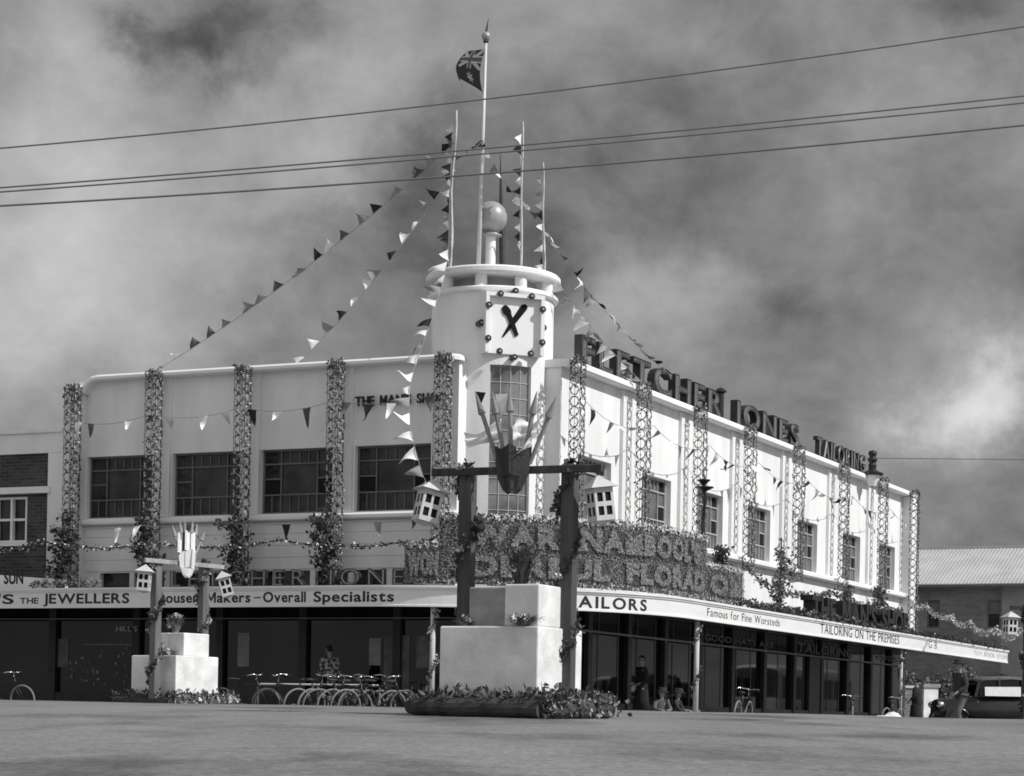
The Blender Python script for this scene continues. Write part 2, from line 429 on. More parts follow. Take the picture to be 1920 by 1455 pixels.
# ------------------------------------------------------------------ ground
KP = np.array([(-200, -2.0), (-60, -1.9), (0, -1.1), (8, -.66), (14, -.375), (20, -.17), (25.5, -.034), (32, .075), (38, .135), (41, .152), (43.2, .155), (45, .10), (47, -.02), (49, -.13), (51, -.19), (54, -.22), (1500, -.22)], float)
def ground_z(x, y):
    sh = 2.6 * math.exp(-((x + 0.5) / 5.0) ** 2)
    yy = y + sh
    base = float(np.mean([np.interp(yy + d, KP[:, 0], KP[:, 1]) for d in (-1.2, -0.6, 0, 0.6, 1.2)]))
    if 30 < y < 60: base += 0.03 * math.exp(-((x - 3.5) / 4.0) ** 2) * math.exp(-((yy - 43) / 5.0) ** 2)
    if 30 < y < 60: base += 0.008 * math.sin(x * 1.3 + 0.4) * math.exp(-((yy - 43) / 4.0) ** 2)
    return base
xs = [-900, -400, -200, -120, -80, -55, -40, -30, -24] + [x * 0.75 for x in range(-26, 27)] + [24, 30, 40, 55, 80, 120, 200, 400, 900]
ys = [-200, -100, -60, -40, -25, -15, -8, -4, 0] + [y * 0.75 for y in range(3, 82)] + [64, 68, 74, 82, 95, 120, 160, 220, 300, 420, 600, 900, 1400]
m = MB(); m.v = [(x, y, ground_z(x, y)) for y in ys for x in xs]; nx = len(xs)
m.f = [(j * nx + i, j * nx + i + 1, (j + 1) * nx + i + 1, (j + 1) * nx + i) for j in range(len(ys) - 1) for i in range(nx - 1)]
structure(m.build('road', ASPHALT, smooth=True))
# pavement with a kerb, following the awning line
PZ = -0.08
m = MB(); qs = [-60, -40, -25, -15, -8] + [-TQ + i * TQ / 8 for i in range(17)] + [8, 15, 25, 39]
for a, b in zip(qs[:-1], qs[1:]):
    m.quad(PATH(a, -1.0, PZ), PATH(b, -1.0, PZ), PATH(b, 3.2, PZ), PATH(a, 3.2, PZ))
    m.quad(PATH(a, 3.2, PZ), PATH(b, 3.2, PZ), PATH(b, 3.2, PZ - 0.6), PATH(a, 3.2, PZ - 0.6))
structure(m.build('pavement', PAVE))

# ------------------------------------------------------------------ corner store
store = thing('store_building', 'white two storey corner store with rounded clock tower and wide street awning', 'building', (C0.x, C0.y, PZ))
def wall_open(fr, s0, s1, z0, z1, openings, depth, n=0.0):
    """front faces of a wall with openings and their reveals"""
    m = MB(); ss = sorted({s0, s1, *[o[0] for o in openings], *[o[1] for o in openings]}); zs = sorted({z0, z1, *[o[2] for o in openings], *[o[3] for o in openings]})
    for a, b in zip(ss[:-1], ss[1:]):
        for c, d in zip(zs[:-1], zs[1:]):
            sm, zm = (a + b) / 2, (c + d) / 2
            if any(o[0] < sm < o[1] and o[2] < zm < o[3] for o in openings): continue
            m.quad(fr(a, n, c), fr(b, n, c), fr(b, n, d), fr(a, n, d))
    for a, b, c, d in openings:
        m.quad(fr(a, n, c), fr(a, n, d), fr(a, n - depth, d), fr(a, n - depth, c)); m.quad(fr(b, n, c), fr(b, n - depth, c), fr(b, n - depth, d), fr(b, n, d))
        m.quad(fr(a, n, c), fr(a, n - depth, c), fr(b, n - depth, c), fr(b, n, c)); m.quad(fr(a, n, d), fr(b, n, d), fr(b, n - depth, d), fr(a, n - depth, d))
    return m
ZW0, ZW1 = 4.71, 6.23
AW = [(2.43, 4.41), (5.0, 6.98), (7.49, 9.47), (10.0, 11.98)]
BW = [(r - 2.03, r) for r in (4.83, 8.87, 12.86, 16.98, 21.58, 26.35, 30.67)]
ACL = [(2.5 + i * 1.02, 2.5 + i * 1.02 + 0.88, 2.75, 3.36) for i in range(9)]
wa = wall_open(FA, 1.75, 12.5, 2.64, 8.1, [(a, b, ZW0, ZW1) for a, b in AW] + ACL, 0.20)
wa.quad(FA(1.75, 0, 2.3), FA(1.75, 0, 8.1), FA(1.75, -1.2, 8.1), FA(1.75, -1.2, 2.3))
wa.build('wall', STUCCO, store)
wb = wall_open(FB, 1.75, 32.4, 2.64, 8.18, [(a, b, ZW0, ZW1) for a, b in BW], 0.22)
wb.quad(FB(1.75, 0, 2.3), FB(1.75, 0, 8.18), FB(1.75, -1.2, 8.18), FB(1.75, -1.2, 2.3))
wb.quad(FB(32.4, 0, -0.3), FB(32.4, 0, 8.18), FB(32.4, -11, 8.18), FB(32.4, -11, -0.3))
wb.build('wall', STUCCO, store)
m = MB(); m.box(FA, 3.4, 12.45, -11, -0.30, -0.3, 7.8); m.box(FB, 3.4, 32.35, -11, -0.30, -0.3, 7.9); m.build('interior_core', VENTHOLE, store)
# stucco courses under the sills of the shaded wall
m = MB()
for i in range(4): m.box(FA, 1.9, 11.95, 0.0, 0.025, 3.40 + i * 0.28, 3.40 + i * 0.28 + 0.268)
m.build('wall_courses', STUCCO, store)
# pilasters and end piers
for s in (4.7, 7.22, 9.74):
    MB().box(FA, s - 0.25, s + 0.25, 0.003, 0.10, 4.69, 8.06).build('pilaster', STUCCO, store)
MB().box(FA, 12.02, 12.5, 0.003, 0.30, 2.8, 7.93).build('end_pier', STUCCO, store)
for s in (5.75, 9.75, 13.75, 18.2, 22.9, 27.4):
    MB().box(FB, s - 0.42, s + 0.42, 0.003, 0.09, 4.69, 8.10).build('pilaster', STUCCO, store)
MB().box(FB, 31.55, 32.4, 0.003, 0.30, 2.8, 8.10).build('end_pier', STUCCO, store)
# parapet caps, the shaded one rounded at both ends
def sweep(fr, prof, path):
    """prof: (n,dz) closed outline, path: (s,z) centreline"""
    m = MB(); k = len(prof); ring = []
    for i, (s, z) in enumerate(path):
        a = path[max(i - 1, 0)]; b = path[min(i + 1, len(path) - 1)]; d = math.hypot(b[0] - a[0], b[1] - a[1]); tx, tz = (b[0] - a[0]) / d, (b[1] - a[1]) / d
        for n, dz in prof: m.v.append(tuple(fr(s - tz * dz, n, z + tx * dz)))
    for i in range(len(path) - 1):
        for j in range(k):
            m.f.append((i * k + j, i * k + (j + 1) % k, (i + 1) * k + (j + 1) % k, (i + 1) * k + j))
    m.f.append(tuple(range(k))); m.f.append(tuple((len(path) - 1) * k + j for j in range(k)))
    return m
def capprof(ov, h, back):
    return [(-back, -h / 2), (ov - 0.04, -h / 2), (ov, -h / 2 + 0.03), (ov, h / 2 - 0.05), (ov - 0.05, h / 2), (-back, h / 2)]
rc = 0.42
path = [(1.95, 8.13), (11.55, 8.13)] + [(11.55 + rc * math.sin(R(a)), 8.13 - rc + rc * math.cos(R(a))) for a in (20, 40, 60, 75)] + [(12.03, 7.90), (12.5, 7.90)]
capm = sweep(FA, capprof(0.30, 0.14, 0.5), path)
ce = FA(1.95, 0, 0)
capm.lathe([(0.0, 8.2), (0.26, 8.2), (0.30, 8.16), (0.30, 8.07), (0.0, 8.06)], (ce.x, ce.y, 0), 20)
capm.build('parapet_cap', STUCCO_TRIM, store)
sweep(FB, capprof(0.30, 0.18, 0.5), [(1.7, 8.2), (32.45, 8.2)]).build('parapet_cap', STUCCO_TRIM, store)
sweep(FA, capprof(0.20, 0.15, -0.003), [(1.72, 4.60), (12.0, 4.60)]).build('window_ledge', STUCCO_TRIM, store)
sweep(FB, capprof(0.24, 0.17, -0.003), [(1.72, 4.585), (31.55, 4.585)]).build('window_ledge', STUCCO_TRIM, store)

def window(fr, a, b, left_is_a, glass, frame, depth, vents):
    w = b - a; h = ZW1 - ZW0; n0 = -depth
    X = (lambda x: a + x) if left_is_a else (lambda x: b - x)
    def bx(m, x0, x1, z0, z1, d0, d1): return m.box(fr, X(x0), X(x1), n0 + d0, n0 + d1, z0, z1)
    g = MB(); g.quad(fr(a, n0, ZW0), fr(b, n0, ZW0), fr(b, n0, ZW1), fr(a, n0, ZW1)); win = g.build('window', glass, store)
    f = MB(); t = 0.022
    zt, zb = ZW1 - 0.22 * h, ZW0 + 0.30 * h
    for x in (0.0, w - 2 * t): bx(f, x, x + 2 * t, ZW0, ZW1, 0.002, 0.05)
    for z in (ZW0, ZW1 - 2 * t): bx(f, 2 * t, w - 2 * t, z, z + 2 * t, 0.002, 0.05)
    for z in (zt, zb): bx(f, 2 * t, w - 2 * t, z - t * 0.8, z + t * 0.8, 0.002, 0.045)
    for x in (0.25 * w, 0.75 * w): bx(f, x - t * 0.7, x + t * 0.7, ZW0 + 2 * t, ZW1 - 2 * t, 0.002, 0.04)
    for i in range(1, 8):
        x = i * w / 8
        if i not in (2, 6): bx(f, x - 0.011, x + 0.011, ZW0 + 2 * t, zb - t, 0.002, 0.03)
        if i in (3, 4, 5): bx(f, x - 0.011, x + 0.011, zt + t, ZW1 - 2 * t, 0.002, 0.03)
    zm = zb + 0.52 * (zt - zb)
    for x0, x1 in ((2 * t, 0.25 * w - t), (0.75 * w + t, w - 2 * t)): bx(f, x0, x1, zm - t * 0.8, zm + t * 0.8, 0.002, 0.035)
    f.build('frame', frame, win)
    for (x0, x1, z0, z1) in vents(w, t, zb, zm, zt):
        v = MB(); v.quad(fr(X(x0), n0 + 0.006, z0), fr(X(x1), n0 + 0.006, z0), fr(X(x1), n0 + 0.006, z1), fr(X(x0), n0 + 0.006, z1))
        v.build('open_sash', VENTHOLE, win)
for i, (a, b) in enumerate(BW):
    window(FB, a, b, True, WINGLASS, STEELFRAME, 0.20, lambda w, t, zb, zm, zt: [(0.75 * w + t, w - 2 * t, zb + t, zm - t), (2 * t, 0.25 * w - t, zb + t, zm - t), (0.75 * w + t, w - 2 * t, zt + t, ZW1 - 2 * t), (2 * t, 0.25 * w - t, zt + t, ZW1 - 2 * t)])
for i, (a, b) in enumerate(AW):
    window(FA, a, b, False, SHADEGLASS, SHADEFRAME, 0.18, lambda w, t, zb, zm, zt: ([(0.75 * w + t, w - 2 * t, zb + t, zm - t), (2 * t, 0.25 * w - t, zb + t, zm - t)] if i < 2 else []))
m = MB()
for a, b, c, d in ACL: m.quad(FA(a, -0.15, c), FA(b, -0.15, c), FA(b, -0.15, d), FA(a, -0.15, d))
m.build('clerestory_glass', SHADEGLASS, store)

# awning
aq = [-22, -16, -11, -7] + [-TQ + i * 2 * TQ / 32 for i in range(33)] + [7, 11, 16, 22, 28, 33, 37.3]
def path_sweep(prof, qs, closed_ends=True, fn=PATH):
    m = MB(); k = len(prof)
    for q in qs:
        for n, z in prof: m.v.append(tuple(fn(q, n, z)))
    for i in range(len(qs) - 1):
        for j in range(k): m.f.append((i * k + j, i * k + (j + 1) % k, (i + 1) * k + (j + 1) % k, (i + 1) * k + j))
    if closed_ends: m.f.append(tuple(range(k))); m.f.append(tuple((len(qs) - 1) * k + j for j in range(k)))
    return m
awn = path_sweep([(0.0, 2.62), (2.88, 2.62), (2.88, 2.70), (0.0, 2.74)], aq).build('awning', SHOPFRAME, store)
path_sweep([(2.89, 2.34), (2.97, 2.34), (2.97, 2.375), (2.95, 2.385), (2.95, 2.695), (2.98, 2.71), (2.98, 2.74), (3.01, 2.75), (3.01, 2.80), (2.89, 2.80)], aq).build('fascia', FASCIA, awn)
def sign_text(text, px0, px1, py, height, mt, n=2.955, bold=0.03, gap=0.12, space=0.38, name='sign_lettering', parent=None):
    """painted writing on the fascia; py is only used for its height above the street"""
    q0, q1 = q_at(px0), q_at(px1); z0 = py; L = q1 - q0
    L = q1 - q0; k = 1.0
    mb = text_mb(text, L, height, on_path(q0, n, z0, k), bold=bold, gap=gap, space=space)
    return mb.build(name, mt, parent or awn, recalc=False)
sign_text("'S", -4, 25, 2.45, 0.21, BLACKP, bold=0.025)
sign_text('THE', 38, 72, 2.45, 0.13, BLACKP, bold=0.02)
sign_text('JEWELLERS', 82, 242, 2.45, 0.215, BLACKP, bold=0.025)
sign_text('Trouser', 284, 371, 2.45, 0.215, BLACKP, bold=0.025)
sign_text('Makers', 388, 469, 2.45, 0.215, BLACKP, bold=0.025)
mdash = MB(); q0, q1 = q_at(476), q_at(490)
mdash.quad(PATH(q0, 2.955, 2.535), PATH(q1, 2.955, 2.535), PATH(q1, 2.955, 2.56), PATH(q0, 2.955, 2.56)); mdash.build('sign_lettering', BLACKP, awn)
sign_text('Overall', 494, 573, 2.45, 0.215, BLACKP, bold=0.025)
sign_text('Specialists', 589, 738, 2.45, 0.215, BLACKP, bold=0.025)
sign_text('TAILORS', 1056, 1212, 2.42, 0.235, BLACKP, bold=0.025, gap=0.22)
sign_text('Famous for Fine Worsteds', 1326, 1462, 2.46, 0.19, BLACKP, bold=-0.004)
sign_text('TAILORING ON THE PREMISES', 1538, 1686, 2.45, 0.25, BLACKP, bold=0.0)
sign_text('G B', 1741, 1757, 2.48, 0.22, BLACKP, bold=-0.01)
sign_text('TOY BOOK STORE', 1826, 1890, 2.47, 0.15, GREYP, bold=-0.01)

# shop fronts under the awning
gl = MB(); gl.quad(FA(20, -0.06, -0.2), FA(1.0, -0.06, -0.2), FA(1.0, -0.06, 2.62), FA(20, -0.06, 2.62))
gl.quad(FB(1.0, -0.06, -0.2), FB(32.3, -0.06, -0.2), FB(32.3, -0.06, 2.62), FB(1.0, -0.06, 2.62))
gl.quad(FA(1.0, -0.06, -0.2), FB(1.0, -0.06, -0.2), FB(1.0, -0.06, 2.62), FA(1.0, -0.06, 2.62))
shop = gl.build('shop_window', DARKGLASS, store)
st = MB(); lt = MB()
for s in (1.1, 3.2, 5.7, 8.0, 10.4, 12.9, 15.3, 17.9): MB().box(FA, s - 0.10, s + 0.10, -0.05, 0.06, -0.1, 2.61).build('shopfront_post', SHOPFRAME, shop)
st.box(FA, 1.2, 20, -0.05, 0.04, -0.1, 0.42); st.box(FB, 1.2, 32.3, -0.05, 0.04, -0.1, 0.40)
for s in (1.1, 3.6, 6.1, 8.6, 11.2, 13.8, 16.6, 19.4, 22.2, 25.0, 27.8, 30.4): MB().box(FB, s - 0.12, s + 0.12, -0.05, 0.07, -0.1, 2.61).build('shopfront_post', SHOPFRAME, shop)
MB().box(FB, 20.9, 22.0, -0.05, 0.05, -0.1, 2.06).build('shop_door', SHOPFRAME, shop)
lt.box(FB, 1.25, 32.2, 0.072, 0.095, 2.07, 2.12); lt.box(FA, 1.25, 19.5, 0.062, 0.075, 2.22, 2.25)
for i in range(26):
    s = 1.85 + i * 1.25
    if s < 32: lt.box(FB, s - 0.008, s + 0.008, -0.05, -0.035, 0.41, 2.6)
st.build('stallboard', TILE, shop); lt.build('glazing_bars', mat('tarnished_glazing_bar', 0.20, 0.4), shop)
def shop_text(text, fr, s0, s1, z0, h, mt, sgn):
    text_mb(text, abs(s1 - s0), h, lambda x, y, z: fr(s0 + sgn * x, 0.10, z0 + y), bold=0.01).build('window_lettering', mt, shop, recalc=False)
DIMP = mat('faint_window_lettering', 0.17, 0.8)
qq = lambda px: q_at(px, n=0.1, z=2.3, fn=FB, lo=1, hi=40)
shop_text('TAILORING', FB, qq(1496), qq(1598), 2.18, 0.27, DIMP, 1)
shop_text('GOOD HATS ARE', FB, qq(1322), qq(1450), 2.20, 0.16, DIMP, 1)
shop_text('THE WORK TOG', FB, qq(1640), 32.0, 2.22, 0.18, DIMP, 1)
sa = lambda px: q_at(px, n=0.1, z=1.9, fn=lambda s, n, z: FA(-s, n, z), lo=-20, hi=0) * -1
shop_text("HILL'S", FA, sa(218), sa(257), 1.93, 0.12, mat('silver_window_lettering', 0.5, 0.5), -1)
def poster(px0, px1, z0, z1, mt, fr=None):
    m = MB(); m.box(FA, sa(px1), sa(px0), -0.052, -0.045, z0, z1); m.build('window_poster', mt, shop)
POSTD = mat('dim_showcard', 0.16, 0.8, 0.3, 5)
poster(687, 709, 1.15, 1.78, POSTER); poster(715, 763, 0.55, 1.84, POSTD); poster(776, 802, 1.1, 1.84, POSTD); poster(98, 122, 1.05, 1.75, POSTD); poster(440, 462, 1.1, 1.9, POSTER)
poster(150, 240, 1.60, 1.62, POSTER)
for i in range(46):   # small goods and price cards behind the shaded glass
    px = random.uniform(110, 250); z = random.uniform(0.55, 1.55); w_ = random.uniform(2, 5); poster(px, px + w_, z, z + random.uniform(0.03, 0.09), random.choice([POSTD, POSTD, POSTER]))
# verandah posts (parts of the awning)
POSTQ = []
for px in (811, 1306, 1689):
    q = q_at(px, n=2.75, z=1.5); POSTQ.append(q)
    b, t_ = PATH(q, 2.75, PZ - 0.05), PATH(q, 2.75, 2.61)
    MB().tube([b, t_], 0.058 if px != 1306 else 0.062, 12).build('awning_post', POSTM, awn, smooth=True)

# ------------------------------------------------------------------ clock tower (part of the store)
TC = C0 - (NA + NB) * 1.82; BIS = (NA + NB).normalized(); AB = math.atan2(BIS.y, BIS.x); TANG = Vector((-BIS.y, BIS.x, 0)) * 1.0
TR = 1.43
def tlathe(m, prof, n=64, a0=0.0, a1=2 * math.pi): return m.lathe(prof, (TC.x, TC.y, 0), n, a0, a1)
SW = R(20.5); ZS0, ZS1 = 2.9, 8.04
m = MB(); tlathe(m, [(TR, 2.0), (TR, ZS1), (TR, 9.72)], 64, AB + SW, AB - SW + 2 * math.pi); tlathe(m, [(TR, ZS1), (TR, 9.72)], 12, AB - SW, AB + SW)
for a in (AB - SW, AB + SW):
    m.quad(*[(TC.x + r * math.cos(a), TC.y + r * math.sin(a), z) for r, z in ((TR, ZS0), (TR, ZS1), (TR - 0.10, ZS1), (TR - 0.10, ZS0))])
tlathe(m, [(TR, ZS1), (TR - 0.1, ZS1)], 12, AB - SW, AB + SW)
tlathe(m, [(TR - 0.02, 9.80), (0.0, 9.82)], 48)
tower = m.build('clock_tower', STUCCO, store, smooth=False)
for p in tower.data.polygons: p.use_smooth = abs(p.normal.z) < 0.1
m = MB(); tlathe(m, [(TR - 0.09, ZS0), (TR - 0.09, ZS1)], 12, AB - SW, AB + SW); m.build('tower_window', TOWERGLASS, tower)
m = MB()
for i in range(5):
    a = AB - SW + 2 * SW * i / 4 * 0.995; d = Vector((math.cos(a), math.sin(a), 0)); m.tube([TC + d * (TR - 0.085) + Vector((0, 0, ZS0)), TC + d * (TR - 0.085) + Vector((0, 0, ZS1))], 0.014, 6)
z = ZS1 - 0.02
while z > ZS0:
    m.tube([TC + Vector((math.cos(AB - SW + 2 * SW * i / 8), math.sin(AB - SW + 2 * SW * i / 8), 0)) * (TR - 0.083) + Vector((0, 0, z)) for i in range(9)], 0.011, 6); z -= 0.365
m.build('window_bars', STEELFRAME, tower)
m = MB(); tlathe(m, [(TR - 0.05, 9.70), (TR + 0.07, 9.71), (TR + 0.10, 9.74), (TR + 0.10, 9.80), (TR + 0.05, 9.84), (0.9, 9.84)]); m.build('tower_ring', STUCCO_TRIM, tower, smooth=False)
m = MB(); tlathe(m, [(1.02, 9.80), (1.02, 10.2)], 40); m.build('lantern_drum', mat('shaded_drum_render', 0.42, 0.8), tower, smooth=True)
for i in range(9):
    a = AB + R(9) + i * 2 * math.pi / 9; c = TC + Vector((math.cos(a), math.sin(a), 0)) * 1.34
    MB().lathe([(0.14, 9.83), (0.14, 10.13)], (c.x, c.y, 0), 18).build('canopy_column', STUCCO_TRIM, tower, smooth=True)
m = MB(); tlathe(m, [(0.0, 10.11), (1.48, 10.11), (1.56, 10.13), (1.58, 10.17), (1.58, 10.26), (1.54, 10.30), (0.0, 10.33)]); m.build('tower_canopy', STUCCO_TRIM, tower)
# clock
CZ = 8.96
def FC(x, d, z): return TC + TANG * x + BIS * d + Vector((0, 0, CZ + z))
m = MB(); hw, top, bot = 0.71, 0.69, -0.68
m.box(FC, -hw, hw, 1.1, 1.47, bot, top); m.box(FC, -hw, -hw + 0.085, 1.472, 1.60, bot, top - 0.087); m.box(FC, hw - 0.085, hw, 1.472, 1.60, bot, top - 0.087); m.box(FC, -hw, hw, 1.472, 1.60, top - 0.085, top)
clock = m.build('clock_box', STUCCO_TRIM, tower)
def hand(pts, w):
    m = MB(); (x0, z0), (x1, z1) = pts[0], pts[-1]; d = Vector((x1 - x0, z1 - z0)).normalized(); nrm = Vector((-d.y, d.x))
    L = [(x + nrm.x * a, z + nrm.y * a) for (x, z), a in zip(pts, w)]; Rr = [(x - nrm.x * a, z - nrm.y * a) for (x, z), a in zip(pts, w)]
    out_ = L + Rr[::-1]; k = len(out_); m.v = [tuple(FC(x, dd, z)) for dd in (1.476, 1.490) for x, z in out_]
    m.f = [tuple(range(k)), tuple(range(k, 2 * k))] + [(i, (i + 1) % k, k + (i + 1) % k, k + i) for i in range(k)]
    return m
cx0, cz0 = -0.04, 0.02
hand([(-0.26, -0.30), (cx0, cz0), (0.25, 0.42), (0.30, 0.47)], [0.016, 0.06, 0.08, 0.04]).build('clock_hand', HANDM, tower)
h2 = hand([(0.08, -0.25), (cx0, cz0), (-0.12, 0.20), (-0.17, 0.28), (-0.23, 0.38), (-0.24, 0.42)], [0.045, 0.06, 0.06, 0.10, 0.075, 0.025])
h2.v = [tuple(Vector(v) + BIS * 0.014) for v in h2.v]; h2.build('clock_hand', HANDM, tower)
for i in range(12):
    a = R(30 * i); x, z = 0.755 * math.sin(a), 0.755 * math.cos(a) - 0.0
    d = 1.61 if abs(x) < hw and abs(z) < top else (1.56 if abs(x) < hw else 1.40)
    d0 = d - (0.02 if d > 1.6 else 0.20)
    mm = MB(); mm.tube([FC(x, d0, z), FC(x, d + 0.03, z)], [0.074, 0.074], 14); lamp = mm.build('dial_lamp', BLACKM, tower)
    MB().sphere(FC(x, d + 0.035, z), 0.026, 10).build('bulb', LANTERN, tower, smooth=True)
# ball on its stem and the spire behind
bc = at(921, 408, 50.9)
m = MB(); m.lathe([(0.118, 10.31), (0.118, bc.z - 0.44)], (bc.x, bc.y, 0), 18); m.build('ball_stem', STUCCO_TRIM, tower, smooth=True)
m = MB(); m.lathe([(0.1, bc.z - 0.46), (0.25, bc.z - 0.44), (0.255, bc.z - 0.41), (0.17, bc.z - 0.38), (0.15, bc.z - 0.30)], (bc.x, bc.y, 0), 24); m.build('ball_collar', BALLM, tower, smooth=True)
MB().sphere(bc, 0.378, 40).build('tower_ball', BALLM, tower, smooth=True)
sp0, sp1 = at(944, 488, 51.5), at(938, 288, 51.5); sp0.z = 10.31
MB().tube([sp0, sp0.lerp(sp1, 0.5), sp1], [0.085, 0.062, 0.006], 10).build('spire', SPIREM, tower)

# ------------------------------------------------------------------ roof signs and wall signs
def sign_letters(name, label, text, fr_fn, base, width, height, z0, ext, bold, mt, mtface=None, gap=0.16, space=0.5, neon=0.0, legs=0.0, group=None):
    """free standing letters, each one a part: deep body, raised rim, neon line; fr_fn(x, depth, y)"""
    t = thing(name, label, 'sign', base, group)
    lay = lettering(text, width, height, bold=bold, ext=ext, gap=gap, space=space)
    rim = lettering(text, width, height, bold=bold - 0.012, gap=gap, space=space, outline=0.016)
    tub = lettering(text, width, height, bold=bold - 0.055, gap=gap, space=space, outline=0.006) if neon else None
    for i, (ch, vs, fs) in enumerate(lay):
        m = MB(); m.add(vs, fs, lambda x, y, z: fr_fn(x, z, z0 + y))
        L = m.build('letter', mt, t, recalc=False)
        zf = max(v[2] for v in vs)
        if mtface:
            m = MB(); m.add(rim[i][1], rim[i][2], lambda x, y, z: fr_fn(x, zf + z + 0.012, z0 + y)); m.build('letter_rim', mtface, L, recalc=False)
        if neon:
            m = MB(); m.add(tub[i][1], tub[i][2], lambda x, y, z: fr_fn(x, zf + z + neon, z0 + y)); m.build('neon_tube', NEON, L, recalc=False)
        if legs:
            xs_ = [v[0] for v in vs]
            for x in (min(xs_) + 0.08, max(xs_) - 0.08):
                MB().tube([fr_fn(x, -zf, z0 + 0.02), fr_fn(x, -zf - 0.5, z0 - legs)], 0.015, 5).build('stay_rod', SIGNMET, L)
    return t
s0 = q_at(1097, n=0.0, z=8.6, fn=FB, lo=0, hi=32); s1 = q_at(1500, n=0.0, z=8.5, fn=FB, lo=0, hi=32)
sign_letters('roof_sign', 'large dark block letters with neon outlines standing along the sunlit parapet', 'FLETCHER JONES', lambda x, d, z: FB(s0 + x, d - 0.16, z), FB(s0, 0, 8.32), s1 - s0, 0.64, 8.42, 0.105, 0.030, SIGNMET, SIGNFACE, gap=0.20, space=0.42, neon=0.012, legs=0.05)
s2 = q_at(1534, n=0.0, z=8.5, fn=FB, lo=0, hi=34); s3 = q_at(1623, n=0.0, z=8.5, fn=FB, lo=0, hi=34)
sign_letters('roof_sign', 'smaller dark neon letters leaning at the far end of the parapet', 'TAILORING', lambda x, d, z: FB(s2 + x, d - 0.1, z), FB(s2, 0, 8.32), s3 - s2, 0.56, 8.42, 0.08, 0.025, SIGNMET, SIGNFACE, gap=0.19, neon=0.012, legs=0.05)
a0 = sa(660) - 0.0
sign_letters('wall_sign', "small dark letters fixed on the shaded upper wall beside the tower", "THE MAN'S SHOP", lambda x, d, z: FA(4.36 - x, 0.11 + d, z), FA(4.3, 0.0, 7.1), 2.28, 0.21, 7.14, 0.09, 0.02, BLACKP)
qa = q_at(290, n=2.75, z=2.9); qb = q_at(795, n=2.75, z=2.9)
sign_letters('awning_sign', 'thin neon letters in dark troughs standing on the shaded awning edge', 'FLETCHER JONES', lambda x, d, z: PATH(qa + x, 2.72 + d, z), PATH(qa, 2.7, 2.80), qb - qa, 0.34, 2.82, 0.09, 0.02, SIGNMET, None, gap=0.34, space=0.5, neon=0.012)
qc = q_at(1513, n=2.6, z=3.2); qd = q_at(1693, n=2.6, z=3.2)
sign_letters('awning_sign', 'chunky black letters among greenery on the sunlit awning', "THE MAN'S SHOP", lambda x, d, z: PATH(qc + x, 2.6 + d, z), PATH(qc, 2.6, 2.8), qd - qc, 0.60, 2.84, 0.20, 0.035, BLACKP, gap=0.14, space=0.5)
# white sloping board on the awning at the left
sq0, sq1 = -18.3, q_at(120, n=2.6, z=2.9)
t = thing('shop_sign', 'white tapering board with black letters on the awning at far left', 'sign', PATH(sq1, 2.5, 2.8))
m = MB(); zl, zr = 3.44, 3.02
m.hexa([PATH(sq0, 2.45, 2.81), PATH(sq1, 2.45, 2.81), PATH(sq1, 2.55, 2.81), PATH(sq0, 2.55, 2.81), PATH(sq0, 2.45, zl), PATH(sq1, 2.45, zr), PATH(sq1, 2.55, zr), PATH(sq0, 2.55, zl)])
m.build('board', STUCCO_TRIM, t)
qs0, qs1 = q_at(8, n=2.55, z=2.9), q_at(43, n=2.55, z=2.9)
text_mb('SUN', qs1 - qs0, 0.27, on_path(qs0, 2.56, 2.95), bold=0.03).build('sign_lettering', BLACKP, t, recalc=False)

# ------------------------------------------------------------------ neighbouring brick buildings
nb = thing('brick_building', 'dark brick building with white plaster bands beside the white store', 'building', FA(12.9, 0, PZ))
def nbw(m, *a): return m.box(FA, *a)
LW = [(13.75, 14.75), (15.3, 16.3), (17.6, 18.6)]
wall_open(FA, 13.05, 26, 2.64, 6.35, [(a, b, 4.15, 5.30) for a, b in LW], 0.14, n=0.05).build('wall', BRICKD, nb)
m = MB(); nbw(m, 12.52, 13.05, -0.1, 0.16, 2.64, 6.35); m.build('corner_pier', STUCCO, nb)
m = MB(); nbw(m, 12.52, 26, -0.4, 0.14, 6.36, 6.86); nbw(m, 12.52, 26, -0.5, 0.20, 6.863, 6.95); m.build('parapet', STUCCO, nb)
m = MB(); nbw(m, 12.95, 26, 0.052, 0.24, 5.36, 5.52); m.build('string_course', STUCCO_TRIM, nb)
m = MB(); nbw(m, 13.05, 26, -8, -0.12, 2.0, 6.3); m.build('interior_core', VENTHOLE, nb)
for a, b in LW:
    g = MB(); g.quad(FA(a, -0.08, 4.15), FA(b, -0.08, 4.15), FA(b, -0.08, 5.3), FA(a, -0.08, 5.3)); wn_ = g.build('window', SHADEGLASS, nb)
    f = MB(); e = 0.07
    for s in (a, (a + b) / 2 - e / 2, b - e): f.box(FA, s, s + e, -0.075, 0.03, 4.15, 5.3)
    for s0_, s1_ in ((a + e, (a + b) / 2 - e / 2), ((a + b) / 2 + e / 2, b - e)):
        for z in (4.15, 4.70, 5.24): f.box(FA, s0_, s1_, -0.075, 0.02, z, z + 0.06)
    f.build('frame', STUCCO_TRIM, wn_)
    MB().box(FA, a - 0.1, b + 0.1, 0.052, 0.14, 4.06, 4.14).build('sill', STUCCO_TRIM, wn_)

